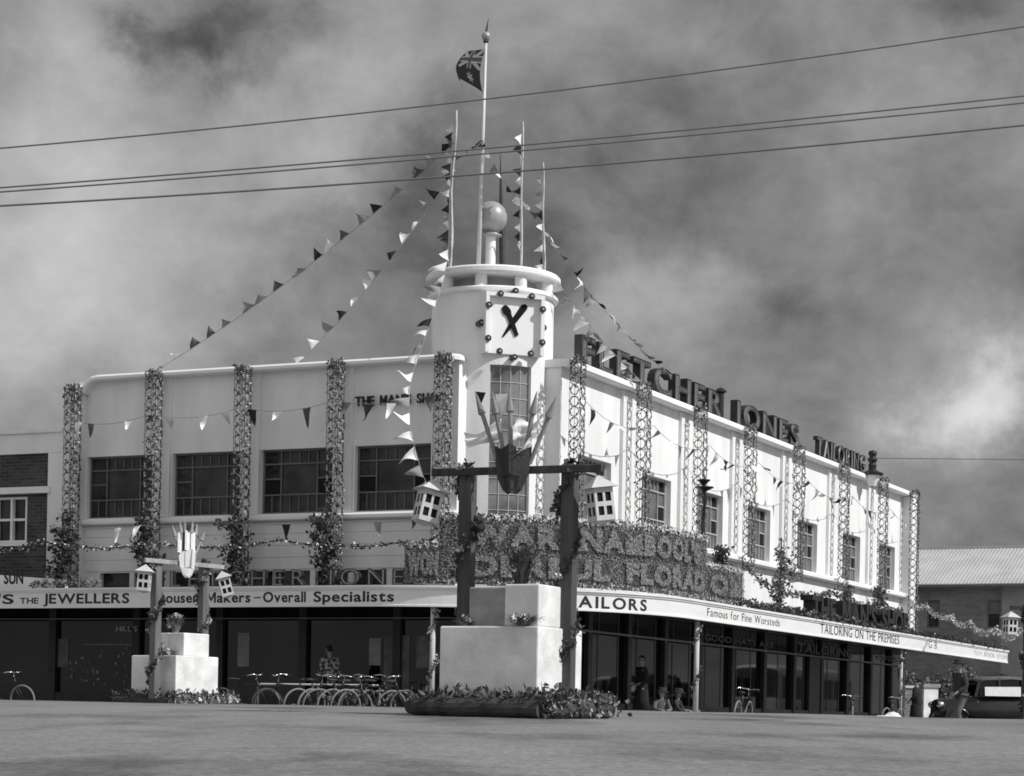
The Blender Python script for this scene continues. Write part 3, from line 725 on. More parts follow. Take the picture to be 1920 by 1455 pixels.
# brick building across the lane at the right, its front parallel to the shaded street
RB0 = at(1690, 1200, 88.0); RBO = Vector((RB0.x, RB0.y, 0))
def FR(x, d, z): return RBO + Vector((CA, -SA, 0)) * x + Vector((SA, CA, 0)) * d + Vector((0, 0, z))   # x right, d away from the street
rb = thing('brick_building', 'long weathered brick building with pale corrugated iron roof beyond the white store', 'building', FR(0, 0, -0.2))
EZ = (1359 - 1098) / FPX * 87.5
def rx(px, z=4.0): return q_at(px, n=0.0, z=z, fn=FR, lo=-5, hi=30)
RW = [(rx(1738), rx(1762)), (rx(1850), rx(1876))]
zt_, zb_ = (1360 - 1123) / FPX * 87, (1361 - 1177) / FPX * 87
wall_open(FR, -6, rx(1878), -0.4, EZ, [(a, b, zb_, zt_) for a, b in RW], -0.16, n=0.0).build('wall', BRICKR, rb)
wall_open(FR, rx(1878), rx(1945), -0.4, EZ, [], 0.1, n=0.0).build('wall', mat('grey_cement_render', 0.27, 0.9, 0.12, 2.0), rb)
m = MB(); m.box(FR, -5.9, rx(1945) - 0.01, 0.2, 7, -0.4, EZ - 0.05); m.build('interior_core', VENTHOLE, rb)
for a, b in RW:
    g = MB(); g.quad(FR(a, 0.12, zb_), FR(b, 0.12, zb_), FR(b, 0.12, zt_), FR(a, 0.12, zt_)); wn_ = g.build('window', SHADEGLASS, rb)
    f = MB(); e = 0.06
    for s in (a, b - e): f.box(FR, s, s + e, 0.03, 0.115, zb_, zt_)
    zm_ = zb_ + 0.5 * (zt_ - zb_)
    for z in (zb_, zm_, zt_ - e): f.box(FR, a + e, b - e, 0.04, 0.115, z, z + e)
    f.build('frame', SHADEFRAME, wn_)
    bl = MB(); bl.quad(FR(a + e, 0.112, zm_ + e), FR(b - e, 0.112, zm_ + e), FR(b - e, 0.112, zt_ - e), FR(a + e, 0.112, zt_ - e)); bl.build('blind', mat('grey_window_blind', 0.16, 0.8), wn_)
# corrugated roof: sheets with real ridges
m = MB(); x = -6.5; pitch_d, rise = 3.4, 1.62; k = 0
prof = []
while x < rx(1950): prof.append((x, 0.008 * (1 if k % 2 else -1))); x += 0.075; k += 1
for lap, (d0, d1) in enumerate(((-0.35, 0.85), (0.82, 1.65), (1.62, 2.5), (2.47, 3.6))):
    i0 = len(m.v)
    for xx, dz in prof:
        for d in (d0, d1): m.v.append(tuple(FR(xx, d, EZ + 0.05 + (d + 0.35) / 3.95 * 1.78 + dz + 0.012 * (3 - lap))))
    for i in range(len(prof) - 1): m.f.append((i0 + 2 * i, i0 + 2 * i + 2, i0 + 2 * i + 3, i0 + 2 * i + 1))
m.build('roof', ROOFIRON, rb)
m = MB(); m.box(FR, -6.5, rx(1950), 3.5, 3.75, EZ + 1.80, EZ + 1.90); m.build('ridge_cap', ROOFIRON, rb)
m = MB(); m.box(FR, -6.5, rx(1950), -0.46, -0.34, EZ - 0.06, EZ + 0.04); m.build('gutter', SHADEFRAME, rb)
MB().box(FR, rx(1828), rx(1836) + 0.0, 0.0, 0.0, 0, 0.01) if False else None

# ------------------------------------------------------------------ flower ring trellises
def ring_mesh(seed, r=0.125, mt=PETAL, n=70, k0=0.024, k1=0.05):
    rng = random.Random(seed); m = MB()
    m.tube([(r * math.cos(2 * math.pi * i / 16), 0, r * math.sin(2 * math.pi * i / 16)) for i in range(17)], 0.012, 5, caps=False)
    for i in range(n):
        a = rng.uniform(0, 2 * math.pi); k = r + rng.gauss(0, 0.010)
        m.leaf((k * math.cos(a) + rng.gauss(0, 0.006), rng.gauss(0, 0.012), k * math.sin(a) + rng.gauss(0, 0.006)), rng.uniform(k0, k1), rng, asp=0.45)
    me = bpy.data.meshes.new('flower_ring'); me.from_pydata(m.v, [], m.f); me.materials.append(mt); return me
RINGS_A = [ring_mesh(i, 0.120, PETALA, 84, 0.024, 0.05) for i in range(5)]; RINGS_B = [ring_mesh(20 + i, 0.112, PETALM, 64, 0.020, 0.040) for i in range(5)]
def trellis(fr, s, n, z0, z1, rings, label, group, rng, tuft=True):
    base = fr(s, n, z0); t = thing('flower_trellis', label, 'trellis', base, group)
    w, d = 0.15, 0.13; m = MB()
    for ds in (-w, w):
        for dn in (-d, d): m.tube([fr(s + ds, n + dn, z0), fr(s + ds, n + dn, z1)], 0.006, 5)
    m.build('wire_frame', SIGNMET, t)
    u = (fr(1, 0, 0) - fr(0, 0, 0)); nn = (fr(0, 1, 0) - fr(0, 0, 0))
    z = z0 + 0.13
    while z < z1 - 0.1:
        for which in (0, 3):
            o = bpy.data.objects.new('flower_ring', rng.choice(rings)); COL.objects.link(o); o.parent = t
            ax = u if which < 2 else nn; off = (nn * (d + 0.01) if which == 0 else -nn * (d + 0.01)) if which < 2 else (u * (w + 0.01) if which == 2 else -u * (w + 0.01))
            p = fr(s, n, z) + off - Vector(base) + Vector((0, 0, rng.uniform(-0.012, 0.012)))
            o.location = p; o.rotation_euler = (0, rng.uniform(0, 0) , math.atan2(ax.y, ax.x) + rng.gauss(0, 0.12))
            k = rng.uniform(0.93, 1.07); o.scale = (k * (1.0 if which < 2 else 0.92), 1, k)
            if which in (1,) : pass
        z += 0.245
    m = MB()
    for i in range(520 if fr is FA else 190):
        p = fr(s + rng.uniform(-w, w), n + rng.choice((-d, d, rng.uniform(-d, d))), rng.uniform(z0, z1) if rng.random() < 0.7 else z1 - abs(rng.gauss(0, 0.25)))
        m.leaf(p, rng.uniform(0.04, 0.085), rng, 0.3)
    if tuft:
        for i in range(45): m.leaf(fr(s + rng.uniform(-w, w), n + rng.uniform(-d, d), z1 + rng.uniform(-0.16, 0.0)), rng.uniform(0.08, 0.16), rng, 1.2, 0.25)
    m.build('leaves', PETALD, t, recalc=False)
    return t
rng = random.Random(11)
ORD = ['nearest the clock tower', 'second from the clock tower', 'third from the clock tower', 'fourth from the clock tower', 'fifth from the clock tower', 'sixth from the clock tower', 'seventh from the clock tower', 'farthest from the clock tower']
ta = [1.93, 4.7, 7.22, 9.74, 12.12]; tb = [1.55, 5.75, 9.75, 13.75, 18.2, 22.9, 27.4, 31.5]
TOPA = [8.16, 8.14, 8.16, 8.16, 7.92]
for i, s in enumerate(ta):
    trellis(FA, s, 0.45, 2.85 if i else 3.0, TOPA[i], RINGS_A, 'upright trellis of flower rings on the shaded wall, ' + (ORD[i] if i < 4 else 'farthest from the clock tower'), 'flower ring trellises on the shaded wall', rng)
for i, s in enumerate(tb):
    trellis(FB, s + (0.0 if i else 0.1), 0.46, 4.2 if i < 7 else 2.9, 8.28, RINGS_B, 'upright trellis of flower rings on the sunlit wall, ' + ORD[i], 'flower ring trellises on the sunlit wall', rng)

# dark leafy branches tied at the foot of the trellises
def branch_bush(label, fr, s, n, z0, z1, rng, group, mt=LEAF, spread=0.38):
    t = thing('leafy_branch', label, 'greenery', fr(s, n, z0), group)
    st_ = MB(); lf = MB()
    for k in range(13):
        zz = z0 + (z1 - z0) * (k / 13.0) * 0.8; a = rng.uniform(-1, 1); L = rng.uniform(0.35, 0.75)
        p0 = fr(s + rng.gauss(0, 0.05), n, zz); p1 = fr(s + a * spread * rng.uniform(0.7, 1.4), n + rng.uniform(-0.1, 0.2), zz + L * rng.uniform(0.3, 0.9))
        st_.tube([p0, p0.lerp(p1, 0.5) + Vector((0, 0, 0.05)), p1], [0.014, 0.01, 0.004], 4)
        for j in range(46):
            f = rng.uniform(0.1, 1.05); p = p0.lerp(p1, f); lf.leaf((p.x + rng.gauss(0, 0.06), p.y + rng.gauss(0, 0.06), p.z + rng.gauss(0, 0.06)), rng.uniform(0.06, 0.14), rng, 0.3, 0.35)
    st_.tube([fr(s, n, z0), fr(s, n, z1)], 0.02, 5)
    for j in range(160): lf.leaf(fr(s + rng.gauss(0, 0.11), n + rng.gauss(0, 0.08), rng.uniform(z0, z1)), rng.uniform(0.06, 0.13), rng, 0.3, 0.35)
    st_.build('stem', TIMBERD, t); lf.build('leaf_cluster', mt, t, recalc=False)
for i, s in enumerate(ta[1:]):
    branch_bush('dark leafy branch tied under the ' + ['second', 'third', 'fourth', 'fifth'][i] + ' trellis from the tower on the shaded wall', FA, s, 0.75, 2.85, 4.75, rng, 'leafy branches on the shaded wall')
branch_bush('leafy branch climbing beside the near end of the letters on the sunlit awning', FB, 13.2, 1.6, 2.8, 5.1, rng, 'leafy branches on the sunlit awning', LEAFM, 0.7)
branch_bush('leafy branch rising among the middle letters on the sunlit awning', FB, 17.0, 2.3, 2.8, 4.0, rng, 'leafy branches on the sunlit awning', LEAFM, 0.5)
branch_bush('leafy branch beside the last letters on the sunlit awning', FB, 20.4, 2.3, 2.8, 4.2, rng, 'leafy branches on the sunlit awning', LEAFM, 0.4)
branch_bush('dark leafy branch under the trellis beside the right end of the floral board', FB, 9.9, 1.0, 3.6, 4.6, rng, 'leafy branches on the sunlit awning', LEAF, 0.3)

# ------------------------------------------------------------------ garlands of flowers
def garland(name, label, pts, rng, dens=46, s=0.06, r=0.035, mtl=LEAF, mtf=PETAL, group=None):
    P = [Vector(p) for p in pts]
    t = thing(name, label, 'garland', P[0], group); cm = MB(); cm.tube(P, 0.014, 5); cm.build('cord', TIMBERD, t)
    a = MB(); b = MB()
    for p, q in zip(P[:-1], P[1:]):
        L = (q - p).length
        for i in range(int(L * dens)):
            x = p.lerp(q, rng.random()); e = (x.x + rng.gauss(0, r), x.y + rng.gauss(0, r), x.z + rng.gauss(0, r))
            (a if rng.random() < 0.45 else b).leaf(e, s * rng.uniform(0.7, 1.4), rng)
    a.build('leaves', mtl, t, recalc=False); b.build('flowers', mtf, t, recalc=False)
    return t
def chain(pts, n_sub=8, sag=0.1):
    o = []
    for p, q in zip(pts[:-1], pts[1:]):
        p, q = Vector(p), Vector(q)
        for i in range(n_sub):
            f = i / n_sub; v = p.lerp(q, f); v.z -= 4 * sag * f * (1 - f); o.append(v)
    o.append(Vector(pts[-1])); return o
def offA(px, py, n=1.1):
    s = sa(px); s = -q_at(px, n=n, z=3.5, fn=lambda q, n, z: FA(-q, n, z), lo=-24, hi=0); p = FA(s, n, 0); return at(px, py, p.y)
pk = [(-60, 1030), (80, 1015), (288, 1018), (525, 1012), (765, 1015), (845, 985)]
garland('flower_garland', 'leafy garland of white flowers swagged along the shaded front above the awning', chain([offA(*p) for p in pk], 10, 0.14), rng, 60, 0.065, 0.03)
g0 = FB(31.6, 0.8, 3.9)
Yr = [76, 73, 69, 65, 60, 54, 50, 48]
pr = [(1705, 1124), (1735, 1134), (1784, 1154), (1817, 1166), (1868, 1180), (1915, 1180)]
garland('flower_garland', 'pale flower garland looping in front of the weathered brick wall', chain([at(x, y, Yr[i]) for i, (x, y) in enumerate(pr)], 10, 0.22), rng, 62, 0.062, 0.035, PETALL, PETALL)
qg = [q_at(px, n=2.3, z=3.6) for px in (1396, 1440, 1505, 1560, 1610, 1650, 1692)]
zz = [3.98, 3.62, 3.50, 3.75, 3.55, 3.72, 3.60]
garland('flower_garland', 'leafy garland strung above the black letters on the sunlit awning', chain([PATH(q, 2.3, z) for q, z in zip(qg, zz)], 8, 0.08), rng, 45, 0.09, 0.045, LEAFM, PETALD)
# planting along the sunlit awning edge
pm = MB(); pf = MB()
q = q_at(1400)
tpl = thing('awning_planting', 'row of small dark bushes along the edge of the sunlit awning', 'planting', PATH(q, 2.8, 2.80))
while q < 37.1:
    h = rng.uniform(0.07, 0.15) * (1 if q < 24 else 0.62)
    c = PATH(q, 2.86, 2.80 + h * 0.8); pm.cloud(c, (0.2, 0.2, h), 46, 0.09, rng, 0.4)
    if rng.random() < 0.25: pf.cloud(PATH(q + 0.2, 2.9, 2.85 + h), (0.12, 0.12, 0.06), 10, 0.06, rng)
    q += rng.uniform(0.22, 0.42)
pm.build('bushes', LEAF, tpl, recalc=False); pf.build('flowers', PETALL, tpl, recalc=False)
tpl = thing('awning_planting', 'few small leafy plants beside the white board on the shaded awning', 'planting', PATH(q_at(150), 2.8, 2.80)); pm = MB()
for px in (60, 76, 96, 105, 118, 128, 150, 172, 255):
    pm.cloud(PATH(q_at(px), 2.8, 2.90), (0.13, 0.13, 0.12), 40, 0.08, rng, 0.4)
pm.build('bushes', LEAFM, tpl, recalc=False)

# ------------------------------------------------------------------ floral lettered board on the awning corner
fb = thing('floral_board', 'tall curved board covered with flowers spelling words, standing on the awning corner', 'sign', PATH(0, 2.7, 2.8))
QL0, QL1, QM1, QR1 = q_at(758, n=2.75, z=3.2), q_at(846, n=2.75, z=3.2), q_at(1326, n=2.75, z=3.5), q_at(1394, n=2.75, z=3.2)
QM0 = q_at(822, n=2.75, z=3.2)
ZB, ZT, ZLOW = 2.86, 4.30, 3.68
def lin(a, b, n): return [a + (b - a) * i / n for i in range(n + 1)]
def panel(q0, q1, z1, n_seg):
    return path_sweep([(2.62, ZB), (2.72, ZB), (2.72, z1), (2.62, z1)], lin(q0, q1, n_seg))
bo = panel(QM0, QM1, ZT, 22).build('panel', TIMBERD, fb); panel(QL0, QM0 - 0.003, ZLOW, 3).build('panel', TIMBERD, fb); panel(QM1 + 0.003, QR1, ZLOW - 0.02, 3).build('panel', TIMBERD, fb)
def flowerette(m, p, nrm, s, rng):
    """five point flower head of small petals facing outward"""
    u = nrm.cross(Vector((0, 0, 1))); u.normalize(); w = Vector((0, 0, 1)); a0 = rng.uniform(0, 6)
    tilt = Vector((rng.gauss(0, 0.5), rng.gauss(0, 0.5), rng.gauss(0, 0.5)))
    c = p + nrm * s * 0.25
    for k in range(4):
        a = a0 + k * math.pi / 2; b = a + math.pi / 4
        r1 = u * math.cos(a) + w * math.sin(a); r2 = u * math.cos(b) + w * math.sin(b)
        m.tri(c, p + (r1 + tilt * 0.3) * s + nrm * s * rng.uniform(-0.2, 0.5), p + (r2 + tilt * 0.3) * s + nrm * s * rng.uniform(-0.2, 0.5))
def scatter(m, q0, q1, z0, z1, count, rng, s, n=2.73):
    for _ in range(count):
        q = rng.uniform(q0, q1); z = rng.uniform(z0, z1); p = PATH(q, n + rng.uniform(0, 0.035), z); nr = (PATH(q, 3, 0) - PATH(q, 2, 0)).normalized()
        flowerette(m, p, nr, s * rng.uniform(0.6, 1.3), rng)
f1 = MB(); scatter(f1, QM0, QM1, ZB, ZT, 17000, rng, 0.022); scatter(f1, QL0, QM0, ZB, ZLOW, 1900, rng, 0.022); scatter(f1, QM1, QR1, ZB, ZLOW - 0.02, 1700, rng, 0.022)
f1.build('flower_cover', PETALD, fb, recalc=False)['kind'] = 'stuff'
f2 = MB()
for (a, b, z) in ((QM0, QM1, ZT), (QL0, QM0, ZLOW), (QM1, QR1, ZLOW)):
    scatter(f2, a, b, z - 0.04, z + 0.05, int(90 * (b - a)), rng, 0.05)
for (a, b) in ((QL0, QL1), (QM0, QR1)): scatter(f2, a, b, ZB - 0.02, ZB + 0.10, int(40 * (b - a)), rng, 0.035)
f2.build('flower_border', PETAL, fb, recalc=False)['kind'] = 'stuff'
FLOWERL = mat('pale_letter_flowers', 0.3, 0.9, lo=0.17, hi=0.40, scale=24.0, detail=2)
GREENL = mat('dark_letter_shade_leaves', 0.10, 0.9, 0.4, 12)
def flower_word(text, q0, q1, z0, h, bold=0.05):
    L = (q1 - q0)
    for ch, vs, fs in lettering(text, L, h, bold=bold, gap=0.18, space=0.5):
        m = MB(); k = MB(); xs_ = [v[0] for v in vs]; ys_ = [v[1] for v in vs]
        tris = [(vs[f[0]], vs[f[i]], vs[f[i + 1]]) for f in fs for i in range(1, len(f) - 1)]
        ar = [abs((b[0] - a[0]) * (c[1] - a[1]) - (c[0] - a[0]) * (b[1] - a[1])) for a, b, c in tris]
        for _ in range(380):
            a, b, c = rng.choices(tris, ar)[0]; u, v = rng.random(), rng.random()
            if u + v > 1: u, v = 1 - u, 1 - v
            x = a[0] + u * (b[0] - a[0]) + v * (c[0] - a[0]); y = a[1] + u * (b[1] - a[1]) + v * (c[1] - a[1]); q = q0 + x
            nr = (PATH(q, 3, 0) - PATH(q, 2, 0)).normalized(); flowerette(m, PATH(q, 2.79 + rng.uniform(0, 0.03), z0 + y), nr, 0.025 * rng.uniform(0.7, 1.2), rng)
        L_ = m.build('flower_letter', FLOWERL, fb, recalc=False)
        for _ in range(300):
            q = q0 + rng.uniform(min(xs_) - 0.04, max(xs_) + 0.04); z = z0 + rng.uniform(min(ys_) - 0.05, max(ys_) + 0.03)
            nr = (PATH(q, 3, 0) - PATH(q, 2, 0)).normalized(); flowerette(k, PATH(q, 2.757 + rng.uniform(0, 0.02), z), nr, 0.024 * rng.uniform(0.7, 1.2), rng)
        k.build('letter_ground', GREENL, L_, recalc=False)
flower_word("WARRNAMBOOL'S", q_at(884, n=2.8, z=3.8), q_at(1310, n=2.8, z=3.8), 3.68, 0.40)
flower_word('DERFUL FLORAD', q_at(884, n=2.8, z=3.2), q_at(1318, n=2.8, z=3.2), 3.05, 0.38)
flower_word('WON', QL0 + 0.12, QM0 - 0.02, 3.06, 0.42)
flower_word('OM', QM1 + 0.15, QR1 - 0.15, 3.06, 0.40)

# ------------------------------------------------------------------ street displays: stepped blocks with a timber arch, shield vase and house lanterns
def oriented(o, ang):
    return rotframe(o, ang)
def display(where, bo_, bang, fo, fang, gz, woods, size, upper, rng, swing, plinth_mats, shield_mat, full=True, dark=True):
    wood_post, wood_beam = woods
    # stepped plinth of rendered blocks
    B = oriented((bo_[0], bo_[1], gz), bang)         # x right along the face, y away, z up
    if full:
        pl = thing('stepped_plinth', 'stepped plinth of plastered blocks ' + where, 'plinth', (bo_[0], bo_[1], gz), 'stepped plinths of the street displays')
        def block(x0, x1, y0, y1, z0, z1, mt):
            m = MB(); m.box(B, x0, x1, y0, y1, z0, z1)
            o = m.build('block', mt, pl)
            bv = o.modifiers.new('soft edge', 'BEVEL'); bv.width = 0.018; bv.segments = 2
            return o
        h = size / 2
        block(-h, h, -h, h, 0.0, 1.05, plinth_mats[0])
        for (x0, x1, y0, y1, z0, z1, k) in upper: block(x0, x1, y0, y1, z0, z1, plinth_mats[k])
    # timber arch
    F = oriented((fo[0], fo[1], gz), fang)
    ar = thing('timber_arch', 'timber arch of two posts and beam ' + where, 'arch', (fo[0], fo[1], gz), 'timber arches of the street displays')
    hw = 0.655; pt = 0.085; ztop = 2.97
    for s in (-1, 1):
        m = MB(); m.box(F, s * hw - pt, s * hw + pt, -pt, pt, -0.05, ztop + 0.02); o = m.build('post', wood_post, ar)
        bv = o.modifiers.new('worn edge', 'BEVEL'); bv.width = 0.01; bv.segments = 1
    m = MB(); m.box(F, -1.08, 1.10, -pt - 0.06, -pt - 0.003, ztop - 0.09, ztop)
    o = m.build('crossbeam', wood_beam, ar); bv = o.modifiers.new('worn edge', 'BEVEL'); bv.width = 0.008; bv.segments = 1
    # shield shaped vase fixed to the beam with painted spears and cloth flags
    vs_ = thing('shield_vase', 'shield shaped vase of spears and cloths ' + where, 'vase', F(0, -0.2, ztop - 0.3), 'shield vases of the street displays')
    m = MB(); y0 = -pt - 0.065; zt, zb = ztop + 0.24, ztop - 0.33
    outl = [(-0.24, zt), (-0.12, zt - 0.05), (0.0, zt + 0.01), (0.12, zt - 0.05), (0.24, zt)]
    prof = [(1.0, 0.0), (0.96, 0.3), (0.82, 0.62), (0.5, 0.9), (0.22, 1.0)]
    rows = []
    for k, (wd, f) in enumerate(prof):
        r = []
        for (x, z) in outl:
            zz_ = z + (zb - z) * f; r.append(F(x * wd, y0 - 0.012 - (0.13 * (1 - abs(x) / 0.26)) * (1 - 0.5 * f) - 0.02, zz_))
        rows.append(r)
    for a, b in zip(rows[:-1], rows[1:]):
        for i in range(4): m.quad(a[i], a[i + 1], b[i + 1], b[i])
    o = m.build('shield_panel', shield_mat, vs_); sd = o.modifiers.new('board', 'SOLIDIFY'); sd.thickness = 0.015
    MB().tube([F(0, y0 - 0.17, zt), F(0, y0 - 0.15, ztop - 0.1)], 0.016, 6).build('centre_batten', wood_beam, vs_)
    tips = [(-0.50, 0.90), (-0.26, 0.88), (-0.06, 0.92), (0.31, 0.86), (0.54, 0.80)] if dark else [(-0.44, 0.70), (-0.28, 0.80), (-0.1, 0.84), (0.08, 0.84), (0.25, 0.78), (0.42, 0.64)]
    sp_m = SPEARM if dark else TIMBERL
    for i, (x, dz) in enumerate(tips):
        p0 = F(x * 0.38, y0 - 0.02, ztop + 0.02); p1 = F(x, y0 - 0.05 - 0.05 * (i % 2), ztop + dz); d = (p1 - p0)
        q0 = p0 + d * 0.70
        sp_ = MB().tube([p0, q0], 0.027, 8).build('spear', sp_m, vs_)
        MB().tube([q0 - d * 0.02, q0, p1], [0.030, 0.050, 0.004], 8).build('spear_tip', sp_m, sp_)
    # cloths tied to the spears, blown to the left
    def cloth(p, wdir, hdir, w, h, sd_, fold=0.06):
        r2 = random.Random(sd_); m = MB(); nu, nv = 10, 7; side = wdir.cross(hdir).normalized(); ph = r2.uniform(0, 6)
        for j in range(nv + 1):
            for i in range(nu + 1):
                u, v = i / nu, j / nv
                wid = h * (1 - 0.35 * u) * (0.85 + 0.15 * math.sin(5 * u + ph))
                off = side * (fold * math.sin(6.5 * u + 2.5 * v + ph) * u + 0.03 * math.sin(13 * v + 4 * u))
                pp = p + wdir * (w * u) + hdir * (wid * (v - 0.5)) + off + Vector((0, 0, -0.10 * u * u + 0.03 * math.sin(5 * u + ph)))
                m.v.append(tuple(pp))
        for j in range(nv):
            for i in range(nu):
                a = j * (nu + 1) + i; m.f.append((a, a + 1, a + nu + 2, a + nu + 1))
        return m
    if dark:
        cloth(F(-0.22, y0 + 0.10, ztop + 0.42), Vector((-0.93, 0.25, 0.0)), Vector((0.05, 0.2, 0.95)), 0.46, 0.30, 3).build('cloth_flag', WHITECLOTH, vs_, smooth=True)
        cloth(F(0.24, y0 + 0.10, ztop + 0.46), Vector((-0.95, 0.2, 0.05)), Vector((0.1, 0.15, 0.95)), 0.32, 0.34, 5, 0.09).build('cloth_flag', WHITECLOTH, vs_, smooth=True)
        cloth(F(0.26, y0 - 0.10, ztop + 0.24), Vector((-0.9, 0.1, 0.15)), Vector((0.1, 0.3, 0.9)), 0.20, 0.13, 8, 0.05).build('cloth_flag', WHITECLOTH, vs_, smooth=True)
        mm = MB(); mm.tri(F(-0.25, y0 - 0.03, ztop + 0.86), F(-0.06, y0 - 0.03, ztop + 0.86), F(-0.17, y0 - 0.06, ztop + 0.55)); mm.build('pennant', CLOTH[3], vs_, recalc=False)
        mm = MB(); mm.tri(F(-0.50, y0 - 0.03, ztop + 0.90), F(-0.36, y0 - 0.05, ztop + 0.88), F(-0.42, y0 - 0.05, ztop + 0.74)); mm.build('pennant', CLOTH[0], vs_, recalc=False)
    else:
        for x0_, x1_, z0_, z1_, mt_ in ((-0.12, 0.02, 0.22, 0.62, WHITECLOTH), (0.04, 0.17, 0.2, 0.60, WHITECLOTH), (-0.32, -0.20, 0.16, 0.56, WHITECLOTH), (-0.19, -0.13, 0.2, 0.6, CLOTH[0]), (-0.08, 0.08, 0.60, 0.74, CLOTH[0])):
            mm = MB()
            for i in range(4):
                f0, f1_ = i / 4, (i + 1) / 4
                P_ = lambda f, z: F(x0_ + (x1_ - x0_) * f, y0 - 0.09 - 0.02 * math.sin(6 * f), ztop + z)
                mm.quad(P_(f0, z0_), P_(f1_, z0_), P_(f1_, z1_), P_(f0, z1_))
            mm.build('cloth_flag', mt_, vs_, recalc=False)
    # house lanterns hung from both ends of the beam
    for s, (ta_, tb_) in zip((-1, 1), swing):
        hook = F(s * 1.05 - (0.02 if s > 0 else 0.0), -pt - 0.03, ztop - 0.095)
        side = 'left' if s < 0 else 'right'
        ln = bpy.data.objects.new('house_lantern', None); COL.objects.link(ln); ln.location = hook; ln.empty_display_size = 0.2
        tag(ln, 'house shaped lantern hung from the ' + side + ' beam end ' + where, 'lantern', 'house lanterns of the street displays')
        L0 = Vector(hook)
        G = lambda x, y, z: L0 + Vector((x, y, z))
        w, hh = 0.122, 0.385; zr = -0.18
        m = MB()
        # four walls with 2x2 openings, real thickness
        ops = [(-0.090, -0.016, 0.06, 0.165), (0.016, 0.090, 0.06, 0.165), (-0.090, -0.016, 0.22, 0.325), (0.016, 0.090, 0.22, 0.325)]
        for k in range(4):
            a = k * math.pi / 2; ca_, sa_ = math.cos(a), math.sin(a)
            fr_l = lambda x, n, z, ca_=ca_, sa_=sa_: L0 + Vector((x * ca_ - (n + w) * sa_ * -1 * -1, x * sa_ + (n + w) * ca_, z + zr - hh))
            wl = wall_open(fr_l, -w, w, 0.0, hh, ops, 0.012)
            m.add(wl.v, wl.f)
        body_ = m.build('lantern_wall', LANTERN, ln)
        m = MB(); m.box(G, -w + 0.02, w - 0.02, -w + 0.02, w - 0.02, zr - hh + 0.01, zr - 0.004); m.build('lantern_inside', VENTHOLE, ln)
        m = MB(); ro = 0.178
        cs = [G(-ro, -ro, zr), G(ro, -ro, zr), G(ro, ro, zr), G(-ro, ro, zr)]; ap = G(0, 0, zr + 0.15)
        for i in range(4): m.tri(cs[i], cs[(i + 1) % 4], ap)
        m.quad(*[c - Vector((0, 0, 0.004)) for c in cs])
        m.build('lantern_roof', LANTERN, ln)
        m = MB(); cs2 = [G(x * (w + 0.0), y * (w + 0.0), zr - hh - 0.002) for x, y in ((-1, -1), (1, -1), (1, 1), (-1, 1))]; ap = G(0, 0, zr - hh - 0.05)
        for i in range(4): m.tri(cs2[i], cs2[(i + 1) % 4], ap)
        m.build('lantern_base', LANTERN, ln)
        MB().tube([G(0, 0, zr + 0.14), G(0, 0, 0.02)], 0.008, 5).build('hanger', SIGNMET, ln)
        ln.rotation_euler = (0, R(ta_), R(tb_))
    # flower vines wound round the posts
    for s in (-1, 1):
        side = 'left' if s < 0 else 'right'
        pts = []
        for i in range(60):
            f = i / 59; a = f * 17 + (1.5 if s > 0 else 0); pts.append(F(s * hw + 0.125 * math.cos(a), 0.125 * math.sin(a), 0.25 + f * (ztop - 0.25)))
        vt = thing('flower_vine', 'leafy flowering vine round the ' + side + ' post ' + where, 'garland', pts[0], 'vines on the street displays')
        MB().tube(pts, 0.012, 5).build('vine_stem', TIMBERD, vt)
        lf = MB(); bl = MB()
        for p in pts:
            for _ in range(5):
                lf.leaf(p + Vector((rng.gauss(0, 0.025), rng.gauss(0, 0.025), rng.gauss(0, 0.04))), rng.uniform(0.04, 0.08), rng)
        for i in range(9):
            p = pts[rng.randrange(60)]; p = p + (p - F(s * hw, 0, p.z - gz)).normalized() * 0.03
            bl.cloud(p, (0.045, 0.045, 0.045), 40, 0.04, rng)
        for i in range(4): lf.cloud(pts[rng.randrange(60)], (0.08, 0.08, 0.10), 60, 0.07, rng)
        lf.cloud(F(s * hw, 0, ztop + 0.03), (0.06, 0.06, 0.06), 50, 0.06, rng)
        lf.build('vine_leaves', LEAF, vt, recalc=False); bl.build('bloom', PETALL, vt, recalc=False)
    if not full: return
    # log border with ferns and flowers
    lb = thing('log_border', 'square log border with ferns ' + where, 'border', (bo_[0], bo_[1], gz), 'log borders of the street displays')
    r_ = size / 2 + 0.27; lh = 0.11
    for (x0, y0_, x1, y1_) in ((-r_, -r_, r_, -r_), (r_, -r_, r_, r_), (r_, r_, -r_, r_), (-r_, r_, -r_, -r_)):
        d = Vector((x1 - x0, y1_ - y0_)).normalized() * 0.11; rr = [lh * rng.uniform(0.9, 1.08) for _ in range(7)]
        pts = [B(x0 + d.x + (x1 - x0 - 2 * d.x) * i / 6, y0_ + d.y + (y1_ - y0_ - 2 * d.y) * i / 6, lh * 0.9 + rng.uniform(-0.008, 0.008)) for i in range(7)]
        MB().tube(pts, rr, 12).build('log', TIMBERD, lb)
    fl = MB(); pe = MB()
    for i in range(900):
        e = rng.random(); a = rng.choice(((-r_ + 2 * r_ * e, -r_), (r_, -r_ + 2 * r_ * e), (-r_ + 2 * r_ * e, -r_ + 0.16), (r_ - 0.16, -r_ + 2 * r_ * e)))
        fl.leaf(B(a[0] + rng.gauss(0, 0.06), a[1] + rng.gauss(0, 0.06), 0.17 + abs(rng.gauss(0, 0.06))), rng.uniform(0.06, 0.14), rng, 0.8, 0.18)
